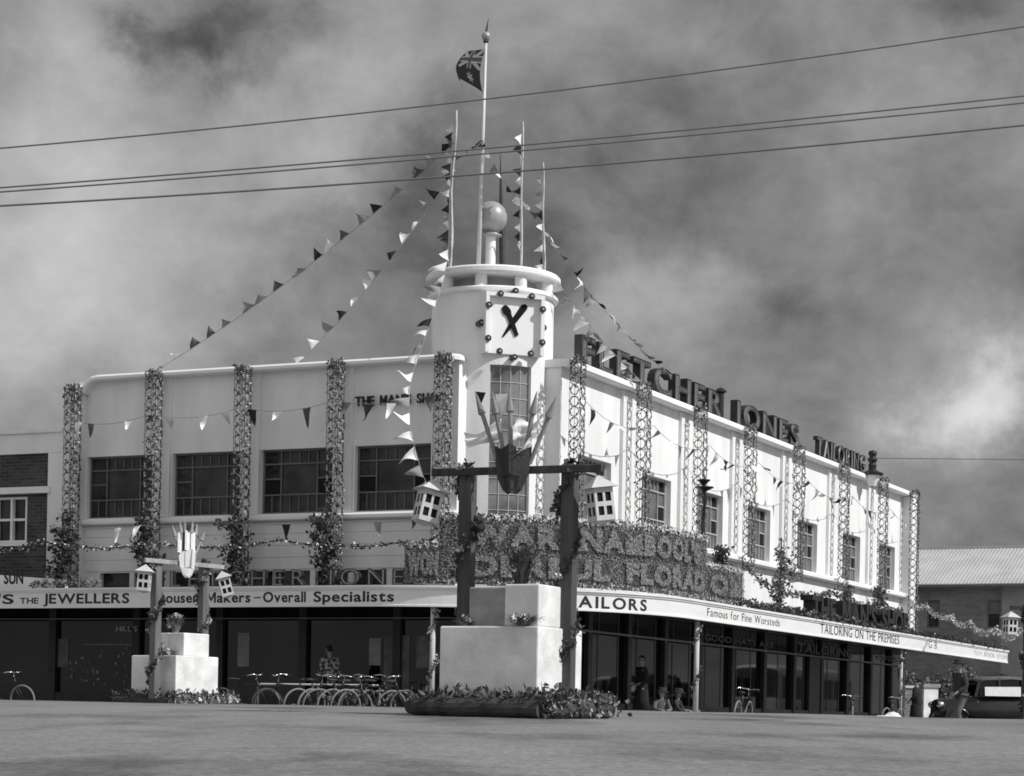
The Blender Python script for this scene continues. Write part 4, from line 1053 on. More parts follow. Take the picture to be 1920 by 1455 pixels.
    for i in range(420):
        e = rng.random(); a = (r_ + rng.gauss(0.02, 0.09), -r_ + 2 * r_ * e) if rng.random() < 0.8 else (-r_ + 2 * r_ * (0.55 + 0.45 * e), -r_ + 0.1 + rng.gauss(0, 0.05))
        pe.leaf(B(a[0], a[1], abs(rng.gauss(0.10, 0.08))), rng.uniform(0.05, 0.10), rng, 0.5, 0.4)
    for i in range(10):   # tufts of flowers at the sunlit corner
        e = rng.uniform(-1, 1); pe.cloud(B(r_ + 0.02, r_ * e, rng.uniform(0.08, 0.22)), (0.10, 0.10, 0.09), 40, 0.06, rng)
    fl.build('ferns', LEAF, lb, recalc=False); pe.build('border_flowers', PETALL if not dark else PETALD, lb, recalc=False)
    return B
GZ1 = ground_z(0, 25.5)
Yb = 25.75; c1 = at(957, 1340, Yb)
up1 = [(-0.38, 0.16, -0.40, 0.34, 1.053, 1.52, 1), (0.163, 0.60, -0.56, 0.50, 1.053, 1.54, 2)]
B1 = display('in the near street display', (c1.x, Yb), -AL, (at(964, 1340, Yb + 0.09).x, Yb + 0.09), R(-22), GZ1, (TIMBERP, TIMBERD), 1.27, up1, random.Random(5), ((12, 24), (-8, 24)), (PLASTERL, PLASTERD, PLASTERL), TIMBERD, True, True)  # beam and shield dark here: their shaded side is put into the colour
c2 = at(327, 1310, 44.6); GZ2 = ground_z(c2.x, 44.6) + 0.0
up2 = [(-0.40, 0.10, -0.30, 0.45, 1.053, 1.52, 0), (0.103, 0.52, -0.30, 0.45, 1.053, 1.52, 2)]
B2 = display('in the display by the shaded street', (c2.x, 44.6), R(-35), (at(334, 1310, 44.2).x, 44.2), R(52), GZ2, (TIMBERM, TIMBERL), 1.25, up2, random.Random(6), ((4, 0), (-16, 10)), (PLASTERL, PLASTERG, PLASTERL), mat('sunlit_shield', 0.72, 0.8, 0.06, 8), True, False)  # paler copies of arch and shield materials, with sunlight in the colour
x3 = at(1979, 1340, 49.0)
display('at the right edge of the street', (x3.x, 49.0), R(-25), (x3.x, 49.0), R(-5), -0.22, (TIMBERD, TIMBERD), 1.25, [], random.Random(8), ((2, 20), (0, 0)), (PLASTERL, PLASTERG, PLASTERL), TIMBERD, False, True)

# plants standing on the plinths
def potted(label, p, h, rng, mtl=LEAF, blade=True, n=70, spread=0.2, flowers=8):
    t = thing('flowering_plant', label, 'plant', p)
    m = MB(); f = MB()
    for i in range(n):
        a = rng.uniform(0, 6.28); L = h * rng.uniform(0.5, 1.0); d = Vector((math.cos(a), math.sin(a), 0)); sp = spread * rng.uniform(0.2, 1.0)
        p0 = Vector(p) + d * 0.05; p1 = p0 + d * sp * 0.5 + Vector((0, 0, L * 0.65)); p2 = p0 + d * sp * 1.3 + Vector((0, 0, L)); s = Vector((-d.y, d.x, 0)) * rng.uniform(0.012, 0.03)
        m.quad(p0 - s * 0.6, p0 + s * 0.6, p1 + s, p1 - s); m.tri(p1 - s, p1 + s, p2)
    for i in range(flowers):
        a = rng.uniform(0, 6.28); r_ = spread * rng.uniform(0.1, 0.9); c = Vector(p) + Vector((math.cos(a) * r_, math.sin(a) * r_, h * rng.uniform(0.35, 0.95))); f.cloud(c, (0.045, 0.045, 0.05), 34, 0.045, rng)
    m.build('leaf_blades', mtl, t, recalc=False); f.build('blooms', PETALL, t, recalc=False)
    return t
rr_ = random.Random(21)
potted('tall dark spiky plant with few pale blooms on top of the near plinth', B1(0.10, 0.0, 1.525), 0.52, rr_, LEAF, True, 130, 0.15, 7)
potted('low spray of flowers and grass on the lower step of the near plinth', B1(0.42, -0.60, 1.052), 0.14, rr_, LEAFM, True, 60, 0.20, 6)
potted('small dark tuft at the back of the near plinth', B1(-0.42, -0.45, 1.052), 0.10, rr_, LEAF, True, 40, 0.10, 3)
potted('bushy plant with white blooms on top of the small plinth', B2(-0.05, 0.05, 1.522), 0.42, rr_, LEAFM, True, 110, 0.16, 16)
potted('little flower spray on the step of the small plinth', B2(0.2, -0.45, 1.052), 0.12, rr_, LEAFM, True, 40, 0.2, 5)
# two propping sticks against the sunlit corner of the near plinth
for i, (px0, px1) in enumerate(((1037, 1052), (1062, 1049))):
    p0, p1 = at(px0, 1332, 25.05), at(px1, 1280, 25.2); p0.z = ground_z(p0.x, p0.y)
    tag(MB().tube([p0, p1], [0.022, 0.016], 7).build('propping_stick', TIMBERD), 'short dark stick leaning from the ' + ('left' if i == 0 else 'right') + ' against the post of the near arch', 'stick', 'propping sticks')

# ------------------------------------------------------------------ poles, flag, bunting, cables
def pole(label, p0, p1, r0, r1, mt, wob=0.0, grp=None, name='pole'):
    pts = []
    for i in range(13):
        f = i / 12; p = p0.lerp(p1, f); p.x += wob * math.sin(f * 9); pts.append(p)
    return tag(MB().tube(pts, [r0 + (r1 - r0) * i / 12 for i in range(13)], 10).build(name, mt, smooth=True), label, 'pole', grp)
fp0, fp1 = at(897, 489, 50.5), at(911.5, 76, 50.5); fp0.z = 10.31
fpl = thing('flagpole', 'tall painted flagpole with round finial on the clock tower', 'flagpole', fp0)
MB().tube([fp0, fp0.lerp(fp1, 0.55), fp1], [0.052, 0.045, 0.03], 12).build('pole_shaft', POLEP, fpl, smooth=True)
fc = at(911.3, 68, 50.5); MB().sphere(fc, 0.105, 20).build('finial_ball', BALLM, fpl, smooth=True)
m = MB(); m.lathe([(0.03, -0.16), (0.07, -0.13), (0.05, -0.09)], fc, 14); m.tube([fc + Vector((0, 0, 0.09)), at(916, 34, 50.5)], [0.03, 0.004], 8); m.build('finial_spike', SPIREM, fpl)
gp = 'bamboo poles on the tower roof'
P1a, P1b = at(843, 498, 50.2), at(855, 207, 50.2); P1a.z = 10.28
P2a, P2b = at(977, 492, 50.2), at(980.5, 228, 50.2); P2a.z = 10.30
P3a, P3b = at(1021, 502, 50.6), at(1018.5, 305, 50.6); P3a.z = 10.30
pole('leftmost and tallest of the thin poles on the tower roof', P1a, P1b, 0.034, 0.018, POLEW, 0.03, gp, 'bamboo_pole')
pole('thin straight pole right of the ball on the tower roof', P2a, P2b, 0.028, 0.016, POLEW, 0.012, gp, 'bamboo_pole')
pole('shortest thin pole at the right edge of the tower roof', P3a, P3b, 0.028, 0.014, POLEW, 0.015, gp, 'bamboo_pole')

# ensign: dark field, crosses in the upper hoist corner, white stars
def ensign_material():
    m = bpy.data.materials.new('ensign_cloth'); m.use_nodes = True; n = m.node_tree; b = n.nodes['Principled BSDF']; b.inputs['Roughness'].default_value = 0.9
    uv = n.nodes.new('ShaderNodeUVMap'); uv.uv_map = 'UVMap'; sp = n.nodes.new('ShaderNodeSeparateXYZ'); n.links.new(uv.outputs[0], sp.inputs[0])
    def M(op, a, b_=None):
        k = n.nodes.new('ShaderNodeMath'); k.operation = op
        for i, v in enumerate((a, b_)):
            if v is None: continue
            if isinstance(v, (int, float)): k.inputs[i].default_value = v
            else: n.links.new(v, k.inputs[i])
        return k.outputs[0]
    u, v = sp.outputs[0], sp.outputs[1]
    cu, cv = M('MULTIPLY', u, 2.0), M('MULTIPLY', M('SUBTRACT', v, 0.5), 2.0)          # canton 0..1
    x, y = M('MULTIPLY', M('SUBTRACT', cu, 0.5), 2.0), M('SUBTRACT', cv, 0.5)          # x in -1..1, y in -.5...5
    incan = M('MULTIPLY', M('LESS_THAN', u, 0.5), M('GREATER_THAN', v, 0.5))
    d1, d2 = M('ABSOLUTE', M('SUBTRACT', y, M('MULTIPLY', x, 0.5))), M('ABSOLUTE', M('ADD', y, M('MULTIPLY', x, 0.5)))
    white = M('MAXIMUM', M('MAXIMUM', M('LESS_THAN', d1, 0.11), M('LESS_THAN', d2, 0.11)), M('MAXIMUM', M('LESS_THAN', M('ABSOLUTE', x), 0.17), M('LESS_THAN', M('ABSOLUTE', y), 0.17)))
    red = M('MAXIMUM', M('LESS_THAN', M('ABSOLUTE', x), 0.10), M('LESS_THAN', M('ABSOLUTE', y), 0.10))
    val = M('ADD', 0.045, M('MULTIPLY', incan, M('SUBTRACT', M('MULTIPLY', white, 0.5), M('MULTIPLY', red, 0.42))))
    star = None
    for (a, c, r) in ((0.75, 0.78, 0.06), (0.75, 0.2, 0.06), (0.64, 0.56, 0.06), (0.86, 0.6, 0.06)):
        s = M('LESS_THAN', M('SQRT', M('ADD', M('POWER', M('MULTIPLY', M('SUBTRACT', u, a), 2.0), 2.0), M('POWER', M('SUBTRACT', v, c), 2.0))), r)
        star = s if star is None else M('MAXIMUM', star, s)
    dx_, dy_ = M('MULTIPLY', M('SUBTRACT', u, 0.25), 2.0), M('SUBTRACT', v, 0.25)
    rad_ = M('SQRT', M('ADD', M('POWER', dx_, 2.0), M('POWER', dy_, 2.0)))
    lim = M('ADD', 0.10, M('MULTIPLY', M('COSINE', M('MULTIPLY', M('ARCTAN2', dx_, dy_), 7.0)), 0.055))
    star = M('MAXIMUM', star, M('LESS_THAN', rad_, lim))
    val = M('ADD', val, M('MULTIPLY', star, 0.5))
    c = n.nodes.new('ShaderNodeCombineColor')
    for i in range(3): n.links.new(val, c.inputs[i])
    n.links.new(c.outputs[0], b.inputs['Base Color']); return m
h0, h1 = at(904.5, 173, 50.4), at(908, 92, 50.4)
me = bpy.data.meshes.new('flag'); V = []; Fc = []; UVs = []; nu, nv = 26, 14
for j in range(nv + 1):
    for i in range(nu + 1):
        u, v = i / nu, j / nv
        p = h0.lerp(h1, v)
        hoist = -0.10 * math.sin(math.pi * v)                      # slack hoist bellies off the pole
        gx = -0.62 * math.sin(min(u * 1.75, 1.72)) * (0.80 + 0.30 * math.sin(math.pi * (0.15 + 0.8 * v))) + hoist * (1 - u) + 0.03 * math.sin(7 * u + 2 * v)
        gy = 1.15 * u + 0.10 * math.sin(6 * u)
        gz_ = 0.16 * u + 0.46 * (1 - v) * min(1, u * 1.4) + 0.05 * math.sin(5 * u)
        if u > 0.6: gx += 0.42 * (u - 0.6) / 0.4 * v
        V.append((p.x + gx, p.y + gy, p.z + gz_)); UVs.append((u, v))
for j in range(nv):
    for i in range(nu):
        a = j * (nu + 1) + i; Fc.append((a, a + 1, a + nu + 2, a + nu + 1))
me.from_pydata(V, [], Fc); uvl = me.uv_layers.new(name='UVMap')
for poly in me.polygons:
    poly.use_smooth = True
    for li in poly.loop_indices: uvl.data[li].uv = UVs[me.loops[li].vertex_index]
me.materials.append(ensign_material()); fo_ = bpy.data.objects.new('flag', me); COL.objects.link(fo_)
tag(fo_, 'dark ensign with crossed canton and white star flying from the tower flagpole', 'flag')

PEN = []
def pennant_mesh(seed, w, L):
    return pennant_cloth(seed, w, L)
def pennant_cloth(seed, w, L):
    """triangle of limp cloth with folds across its width and a flicked tip"""
    r = random.Random(seed); m = MB(); nv, nh = 7, 4; curl = r.uniform(-0.7, 0.7); tw = r.uniform(-1.9, 1.9); fo_ = r.uniform(0.15, 0.6) * r.choice((-1, 1)); ph = r.uniform(0, 3)
    lean = r.uniform(-0.25, 0.25)
    for j in range(nv + 1):
        f = j / nv; ww = w * 0.5 * (1 - f) ** 0.85 + 0.006
        for k in range(nh + 1):
            u = k / nh * 2 - 1; x = ww * u * (1 - 0.25 * f); y = L * curl * f * f + fo_ * ww * (1 - u * u) * (0.3 + f) + 0.05 * w * math.sin(6 * f + ph + u)
            a = tw * f * f
            m.v.append((x * math.cos(a) - y * math.sin(a) * 0.4 + lean * L * f, y + x * math.sin(a), -L * f * (1 - 0.25 * abs(curl) * f) - 0.03 * w * math.sin(3 * u + ph)))
    for j in range(nv):
        for k in range(nh):
            a = j * (nh + 1) + k; m.f.append((a, a + 1, a + nh + 2, a + nh + 1))
    return m
def pennant_flat(seed, w, L):
    """triangle of cloth: hangs along local -z, along local x at the string; curled"""
    r = random.Random(seed); m = MB(); nv = 6; curl = r.uniform(-1, 1) * 0.5; tw = r.uniform(-0.6, 0.6)
    for j in range(nv + 1):
        f = j / nv; ww = w * 0.5 * (1 - f) ** 0.9 + 0.004
        for k in (-1, 0, 1):
            x = ww * k; y = L * curl * f * f + 0.10 * w * math.sin(3.1 * f + k) * f; a = tw * f
            m.v.append((x * math.cos(a) - y * math.sin(a) * 0.3, y + x * math.sin(a), -L * f * (1 - 0.18 * abs(curl) * f)))
    for j in range(nv):
        for k in range(2):
            a = j * 3 + k; m.f.append((a, a + 1, a + 4, a + 3))
    return m
def bunting(label, pts, count, wind, rng, w=0.26, L=0.36, r=0.007, group='strings of bunting', start=0.02, end=0.98, cols=None, jit=0.35):
    P = [Vector(p) for p in pts]; t = thing('bunting_string', label, 'bunting', P[0], group)
    MB().tube(P, r, 5).build('cord', CORD, t)
    seg = [(b - a).length for a, b in zip(P[:-1], P[1:])]; tot = sum(seg)
    for i in range(count):
        d = tot * (start + (end - start) * (i + rng.uniform(-0.28, 0.28)) / max(1, count - 1)); d = min(max(d, 0), tot * 0.999); k = 0
        while d > seg[k] and k < len(seg) - 1: d -= seg[k]; k += 1
        p = P[k].lerp(P[k + 1], d / seg[k]); al = (P[k + 1] - P[k]).normalized()
        wd = (Vector(wind) + Vector((rng.gauss(0, jit), rng.gauss(0, jit), rng.gauss(0, jit)))).normalized()
        wd = (wd - al * wd.dot(al) * 0.85).normalized(); sd = al.cross(wd).normalized(); al2 = wd.cross(sd).normalized() * -1
        m = pennant_mesh(rng.randrange(10000), w * rng.uniform(0.6, 1.05), L * rng.uniform(0.6, 1.15))
        m.v = [tuple(p + al * v[0] + sd * v[1] - wd * v[2]) for v in m.v]
        m.build('pennant', CLOTH[(cols or [0, 2, 3, 2])[i % 4]] if rng.random() < 0.8 else rng.choice(CLOTH), t, smooth=True, recalc=False)
    return t
rb_ = random.Random(33)
def sagline(a, b, sag, n=14):
    a, b = Vector(a), Vector(b); return [a.lerp(b, i / n) - Vector((0, 0, 4 * sag * (i / n) * (1 - i / n))) for i in range(n + 1)]
eA1 = FA(9.95, 0.15, 8.21); s56 = sa(560); eA2 = FA(-q_at(558, n=0.1, z=8.2, fn=lambda q, n, z: FA(-q, n, z), lo=-20, hi=0), 0.1, 8.21)
k1 = P1a.lerp(P1b, 0.80); k2 = P1a.lerp(P1b, 0.62)
bunting('longest bunting string sloping from the tower pole to the far shaded parapet', sagline(k1, eA1, 0.28), 18, (-0.5, 0.2, 0.75), rb_, 0.40, 0.30, cols=[0, 2, 1, 2])
bunting('steeper bunting string sloping from the tower pole to the middle of the shaded parapet', sagline(k2, eA2, 0.25), 13, (-0.7, 0.2, 0.55), rb_, 0.34, 0.30, cols=[3, 0, 2, 3])
b1 = PATH(QM0 + 0.05, 2.7, 4.33); cA = at(838, 492, 49.6)
mid = [at(832, 525, 49.2), at(820, 562, 48.8), at(808, 605, 48.4), at(790, 652, 47.9), at(775, 695, 47.5), at(768, 735, 47.1), at(767, 778, 46.8), at(775, 830, 46.4), at(792, 890, 46.2)]
bunting('bunting string of mostly white pennants curving from the tower down to the floral board', [cA] + mid + [b1], 17, (-0.95, 0.1, 0.1), rb_, 0.32, 0.44, cols=[3, 3, 2, 3], jit=0.16)
eB = FB(q_at(1258, n=0, z=8.3, fn=FB, lo=0, hi=30), 0.0, 8.95)
bunting('bunting string from the tower pole down to the large roof letters', sagline(P2a.lerp(P2b, 0.48), eB, 0.30), 22, (0.5, -0.3, -0.5), rb_, 0.32, 0.30, cols=[3, 1, 2, 0], jit=0.3)
eB2 = FB(5.75, 0.55, 8.2); cB = at(1046, 528, 50.0)
bunting('thin bunting string from the tower canopy to the second sunlit trellis', sagline(cB, eB2, 0.15), 12, (-0.7, -0.2, -0.3), rb_, 0.30, 0.34, cols=[3, 2, 3, 3])
bunting('short bunting string between the flagpole and the leftmost tower pole', sagline(at(906, 262, 50.45), at(853, 290, 50.2), 0.12, 6), 5, (-0.5, 0.1, -0.4), rb_, 0.26, 0.26, cols=[2, 3, 0, 2])
bunting('short bunting string from the flagpole to the middle tower pole', sagline(at(906, 262, 50.45), at(974, 372, 50.2), 0.18, 8), 6, (-0.5, 0.1, 0.4), rb_, 0.24, 0.26, cols=[0, 3, 2, 3])
bunting('line of pennants tied up the leftmost tower pole', [P1a + Vector((-0.03, -0.06, 0.1)), P1a.lerp(P1b, 0.5) + Vector((-0.07, -0.06, 0)), P1a.lerp(P1b, 0.9) + Vector((-0.05, -0.05, 0))], 18, (-0.95, 0, 0.12), rb_, 0.26, 0.28, cols=[0, 3, 2, 0])
bunting('line of pennants tied up the middle tower pole', [P2a.lerp(P2b, 0.15) + Vector((-0.03, -0.05, 0)), P2a.lerp(P2b, 0.9) + Vector((-0.03, -0.05, 0))], 11, (-0.95, 0, 0.05), rb_, 0.26, 0.24, cols=[3, 0, 3, 0])
bunting('line of pennants tied up the shortest tower pole', [P3a.lerp(P3b, 0.05) + Vector((-0.03, -0.05, 0)), P3a.lerp(P3b, 0.85) + Vector((-0.03, -0.05, 0))], 9, (-0.95, 0, -0.1), rb_, 0.24, 0.22, cols=[3, 0, 3, 2])
swag = []
for i in range(len(ta) - 1):
    a, b = ta[i], ta[i + 1]
    for k in range(8):
        f = k / 8; swag.append(FA(a + (b - a) * f, 0.72, 7.22 - 4 * 0.16 * f * (1 - f) - 0.05 * i))
swag.append(FA(ta[-1], 0.72, 7.0))
bunting('bunting string across the upper shaded wall between the trellises', swag, 14, (-0.1, -0.1, -1), rb_, 0.30, 0.44, cols=[1, 3, 0, 3], jit=0.35)
swag = []
for i in range(len(ta) - 1):
    a, b = ta[i], ta[i + 1]
    for k in range(8):
        f = k / 8; swag.append(FA(a + (b - a) * f, 0.9, 4.42 - 4 * 0.06 * f * (1 - f)))
swag.append(FA(ta[-1], 0.9, 4.42))
bunting('bunting string below the window ledge of the shaded wall', swag, 9, (0.05, -0.1, -1), rb_, 0.24, 0.42, cols=[0, 1, 3, 1], jit=0.22)
swag = []
for i in range(len(tb) - 1):
    a, b = tb[i], tb[i + 1]
    for k in range(8):
        f = k / 8; swag.append(FB(a + (b - a) * f, 0.72, 7.25 - 4 * 0.30 * f * (1 - f)))
bunting('bunting string across the sunlit wall between the trellises', swag, 36, (-0.4, 0, -0.8), rb_, 0.30, 0.34, cols=[0, 2, 3, 1], jit=0.55)

# overhead cables crossing high above the street
def cable(label, y0, y1, y2, Y, r):
    pts = [];
    for i in range(-6, 27):
        px = i * 96.0; f = px / 1920
        py = y0 * (1 - f) * (1 - 2 * f) + 4 * y1 * f * (1 - f) + y2 * f * (2 * f - 1)
        pts.append(at(px, py, Y + (px - 960) * 0.002))
    tag(MB().tube(pts, r, 6).build('overhead_cable', WIREM), label, 'cable', 'overhead cables')
cable('highest overhead cable crossing the sky above the flag', 278, 180, 50, 33.0, 0.012)
cable('upper strand of the close pair of overhead cables', 352, 274, 180, 30.0, 0.0115)
cable('lower strand of the close pair of overhead cables', 360, 284, 193, 30.0, 0.0115)
cable('lowest overhead cable crossing the tower poles', 386, 322, 235, 30.0, 0.014)
pts = [at(1530 + i * 60, 858 + i * 0.6, 96) for i in range(12)]
tag(MB().tube(pts, 0.016, 5).build('overhead_cable', WIREM), 'faint level cable behind the far end of the parapet', 'cable')

# roof fittings
v0 = at(1350, 792, 62.5); vt = thing('vent_pipe', 'dark vent pipe with flat cap behind the roof letters', 'vent', v0)
v1 = at(1350, 734, 62.5); MB().lathe([(0.10, v0.z - 0.7), (0.10, v1.z)], (v0.x, v0.y, 0), 14).build('pipe', SIGNMET, vt, smooth=True)
m = MB(); m.lathe([(0.0, v1.z + 0.11), (0.07, v1.z + 0.10), (0.17, v1.z + 0.02), (0.17, v1.z - 0.02), (0.09, v1.z - 0.06)], (v0.x, v0.y, 0), 16); m.build('cap', BLACKM, vt)
sL = q_at(1640, n=0.5, z=8.3, fn=FB, lo=10, hi=32); lp = FB(sL, 0.42, 8.0); lt_ = thing('parapet_lamp', 'dark turned lamp on a white bracket at the far end of the parapet', 'lamp', lp)
m = MB(); m.lathe([(0.12, 7.90), (0.26, 8.22), (0.26, 8.26), (0, 8.26)], (lp.x, lp.y, 0), 16); m.build('bracket', STUCCO_TRIM, lt_)
m = MB(); m.lathe([(0.36, 8.27), (0.37, 8.33), (0.2, 8.40), (0.12, 8.46), (0.14, 8.6), (0.10, 8.66), (0.17, 8.78), (0.10, 8.88), (0.15, 8.98), (0.13, 9.06), (0, 9.1)], (lp.x, lp.y, 0), 16); m.build('lamp_body', BLACKM, lt_)
# black finial with two dishes on a wavy stem behind the floral board
f0_ = at(1322, 990, 52.3); ft = thing('dish_finial', 'black wrought stem with two flat dishes rising behind the floral board', 'ornament', Vector((f0_.x, f0_.y, 2.75)))
stem = [Vector((f0_.x, f0_.y, 2.75))] + [at(x, y, 52.3) for x, y in ((1318, 985), (1319.5, 960), (1322, 935), (1320.5, 915))]
MB().tube(stem, 0.05, 10).build('stem', BLACKM, ft, smooth=True)
for px, py, rr in ((1320.5, 914.5, 0.23), (1319.5, 901, 0.16)):
    c = at(px, py, 52.3); MB().lathe([(0.0, 0.05), (rr, 0.02), (rr, -0.0), (0.05, -0.09), (0.04, -0.16)], c, 20).build('dish', BLACKM, ft)
MB().tube([at(1320.5, 900, 52.3), at(1320, 886, 52.3)], [0.03, 0.006], 8).build('spike', BLACKM, ft)

# vines on the awning posts
for i, q in enumerate(POSTQ):
    pts = []
    for k in range(50):
        f = k / 49; a = f * 15; b = PATH(q, 2.75, 0.2 + f * 2.4); pts.append(b + Vector((0.085 * math.cos(a), 0.085 * math.sin(a), 0)))
    vt = thing('flower_vine', 'flowering vine wound round the awning post ' + ['beside the near plinth', 'right of the tailors lettering', 'at the far end of the sunlit street'][i], 'garland', pts[0], 'vines on the awning posts')
    MB().tube(pts, 0.010, 5).build('vine_stem', TIMBERD, vt); lf = MB(); bl = MB()
    for p in pts:
        for _ in range(4 if i != 1 else 2): lf.leaf(p + Vector((rb_.gauss(0, 0.03), rb_.gauss(0, 0.03), rb_.gauss(0, 0.04))), rb_.uniform(0.04, 0.08), rb_)
    for k in range(12):
        p = pts[rb_.randrange(50)]; bl.cloud(p, (0.045, 0.045, 0.045), 30, 0.045, rb_)
    lf.build('vine_leaves', LEAF, vt, recalc=False); bl.build('bloom', PETALL, vt, recalc=False)

# ------------------------------------------------------------------ bicycles
def make_bicycle():
    t = bpy.data.objects.new('bicycle', None); COL.objects.link(t)
    def wheel(x):
        w = bpy.data.objects.new('wheel', None); 
        m = MB(); rr = 0.335
        m.tube([(rr * math.cos(2 * math.pi * i / 32), 0, rr * math.sin(2 * math.pi * i / 32)) for i in range(33)], 0.021, 8, caps=False)
        o = m.build('wheel', TYREM, t, smooth=True); o.location = (x, 0, 0.36)
        m = MB(); r2 = 0.305
        m.tube([(r2 * math.cos(2 * math.pi * i / 32), 0, r2 * math.sin(2 * math.pi * i / 32)) for i in range(33)], 0.011, 6, caps=False); rim = m.build('rim', CHROME, o, smooth=True); rim.location = (0, 0, 0)
        m = MB()
        for i in range(18):
            a = 2 * math.pi * i / 18; s = 0.03 * (1 if i % 2 else -1); m.tube([(0.02 * math.cos(a + 1), s, 0.02 * math.sin(a + 1)), (0.30 * math.cos(a), 0, 0.30 * math.sin(a))], 0.0022, 3, caps=False)
        m.tube([(0, -0.04, 0), (0, 0.04, 0)], 0.02, 8); m.build('spokes', CHROME, o)
        m = MB(); 
        m.tube([(0.365 * math.cos(a), 0, 0.365 * math.sin(a)) for a in [R(20 + 8 * k) for k in range(18)]], 0.018, 5); m.build('mudguard', CHROME if x > 0 else BLACKM, o)
        for ch in o.children: ch.location = (0, 0, 0)
        bpy.data.objects.remove(w)
        return o
    wheel(-0.54); wheel(0.54)
    m = MB(); bb = (-0.08, 0, 0.29); st = (-0.22, 0, 0.83); hd = (0.33, 0, 0.84); hb = (0.37, 0, 0.68); ra = (-0.54, 0, 0.36); fa = (0.54, 0, 0.36)
    for a, b, r in ((bb, st, 0.016), ((-0.20, 0, 0.76), (0.33, 0, 0.80), 0.015), (bb, hb, 0.017), ((0.31, 0, 0.90), hb, 0.019)): m.tube([a, b], r, 8)
    for s in (-0.055, 0.055):
        m.tube([bb, (ra[0], s, ra[2])], 0.009, 6); m.tube([(-0.205, 0, 0.75), (ra[0], s, ra[2])], 0.008, 6); m.tube([hb, (0.42, s, 0.58), (fa[0], s, fa[2])], 0.010, 6)
    m.build('frame', BLACKM, t, smooth=True)
    m = MB(); m.tube([(0.31, 0, 0.88), (0.30, 0, 0.97), (0.36, 0, 0.99)], 0.012, 7)
    for s in (-1, 1): m.tube([(0.36, 0, 0.99), (0.38, s * 0.12, 1.0), (0.33, s * 0.24, 1.01), (0.20, s * 0.27, 0.98)], 0.012, 7)
    m.build('handlebar', CHROME, t, smooth=True)
    m = MB()
    for s in (-1, 1): m.tube([(0.22, s * 0.268, 0.985), (0.11, s * 0.275, 0.96)], 0.017, 7)
    m.build('grips', RUBBER, t)
    m = MB(); m.tube([(-0.36, 0, 0.90), (-0.28, 0, 0.915), (-0.10, 0, 0.90)], [0.10, 0.075, 0.02], 10); m.v = [(x, y, 0.90 + (z - 0.90) * 0.35) for x, y, z in m.v]; m.build('saddle', LEATHER, t, smooth=True)
    m = MB(); m.lathe([(0.0, -0.004), (0.10, -0.004), (0.10, 0.004), (0.0, 0.004)], (0, 0, 0), 18); m.v = [(x + bb[0], z + 0.05, y + bb[2]) for x, y, z in m.v]
    m.tube([(bb[0], -0.08, bb[2]), (bb[0], 0.08, bb[2])], 0.012, 6); m.tube([(bb[0], 0.08, bb[2]), (bb[0] + 0.10, 0.09, bb[2] - 0.13)], 0.009, 5); m.tube([(bb[0], -0.08, bb[2]), (bb[0] - 0.10, -0.09, bb[2] + 0.13)], 0.009, 5)
    m.build('crank', CHROME, t)
    return t
bike0 = make_bicycle()
rk = random.Random(4)
BK = [  # px, distance in front of the wall, heading, lean, label
    (459, 3.75, 4, 3, 'leftmost black bicycle standing side on at the shaded kerb'),
    (548, 3.7, 184, -4, 'black bicycle second from the left at the shaded kerb'),
    (598, 3.85, 62, 5, 'bicycle third from the left, turned into the kerb rack'),
    (622, 3.7, 244, -6, 'bicycle fourth from the left, turned away in the kerb rack'),
    (645, 3.85, 40, 6, 'bicycle in the middle of the crowded kerb rack'),
    (668, 3.7, 230, -5, 'bicycle just right of the middle of the kerb rack'),
    (690, 3.85, 55, 7, 'bicycle third from the right at the kerb rack'),
    (704, 3.7, 235, -6, 'bicycle with high handlebars second from the right at the rack'),
    (716, 3.9, 12, 4, 'rightmost bicycle at the end of the kerb rack, side on'),
    (8, 3.75, 0, 3, 'bicycle cut off by the left edge of the picture')]
def put_bike(o, p, h, lean, lab, grp):
    o.location = (p.x, p.y, p.z); o.rotation_euler = (R(lean), 0, R(h)); tag(o, lab, 'bicycle', grp)
first = True
for px, n, h, ln_, lab in BK:
    q = q_at(px, n=n, z=0.5); p = PATH(q, n, 0); p.z = -0.17
    o = bike0 if first else copy_tree(bike0); first = False
    put_bike(o, p, h - 25.27, ln_, lab, 'bicycles at the shaded kerb')
for px, n, h, ln_, lab in ((1391, 3.4, 50, 5, 'bicycle leaning near the awning post on the sunlit street'), (1594, 3.2, 92, 3, 'bicycle seen end on before the far shop window'), (1672, 3.4, 20, 6, 'bicycle beside the far vine covered awning post')):
    q = q_at(px, n=n, z=0.5); p = PATH(q, n, 0); p.z = -0.20
    put_bike(copy_tree(bike0), p, {1391: 70, 1476: 96, 1594: 84, 1672: 58}[px], ln_, lab, 'bicycles at the sunlit kerb')
# rack rail
rk0, rk1 = PATH(q_at(484, n=3.55, z=0.4), 3.55, -0.15), PATH(q_at(712, n=3.55, z=0.4), 3.55, -0.15)
rt = thing('bicycle_rack', 'low pipe rail rack behind the bicycles at the shaded kerb', 'rack', rk1)
up = Vector((0, 0, 0.78)); MB().tube([rk0, rk0 + up * 0.96, rk0 + up + Vector((0.05, 0, 0)), rk1 + up - Vector((0.05, 0, 0)), rk1 + up * 0.96, rk1], 0.022, 8).build('rail', POLEP, rt, smooth=True)
MB().tube([rk0.lerp(rk1, 0.5), rk0.lerp(rk1, 0.5) + up], 0.02, 8).build('rail_post', POLEP, rt)
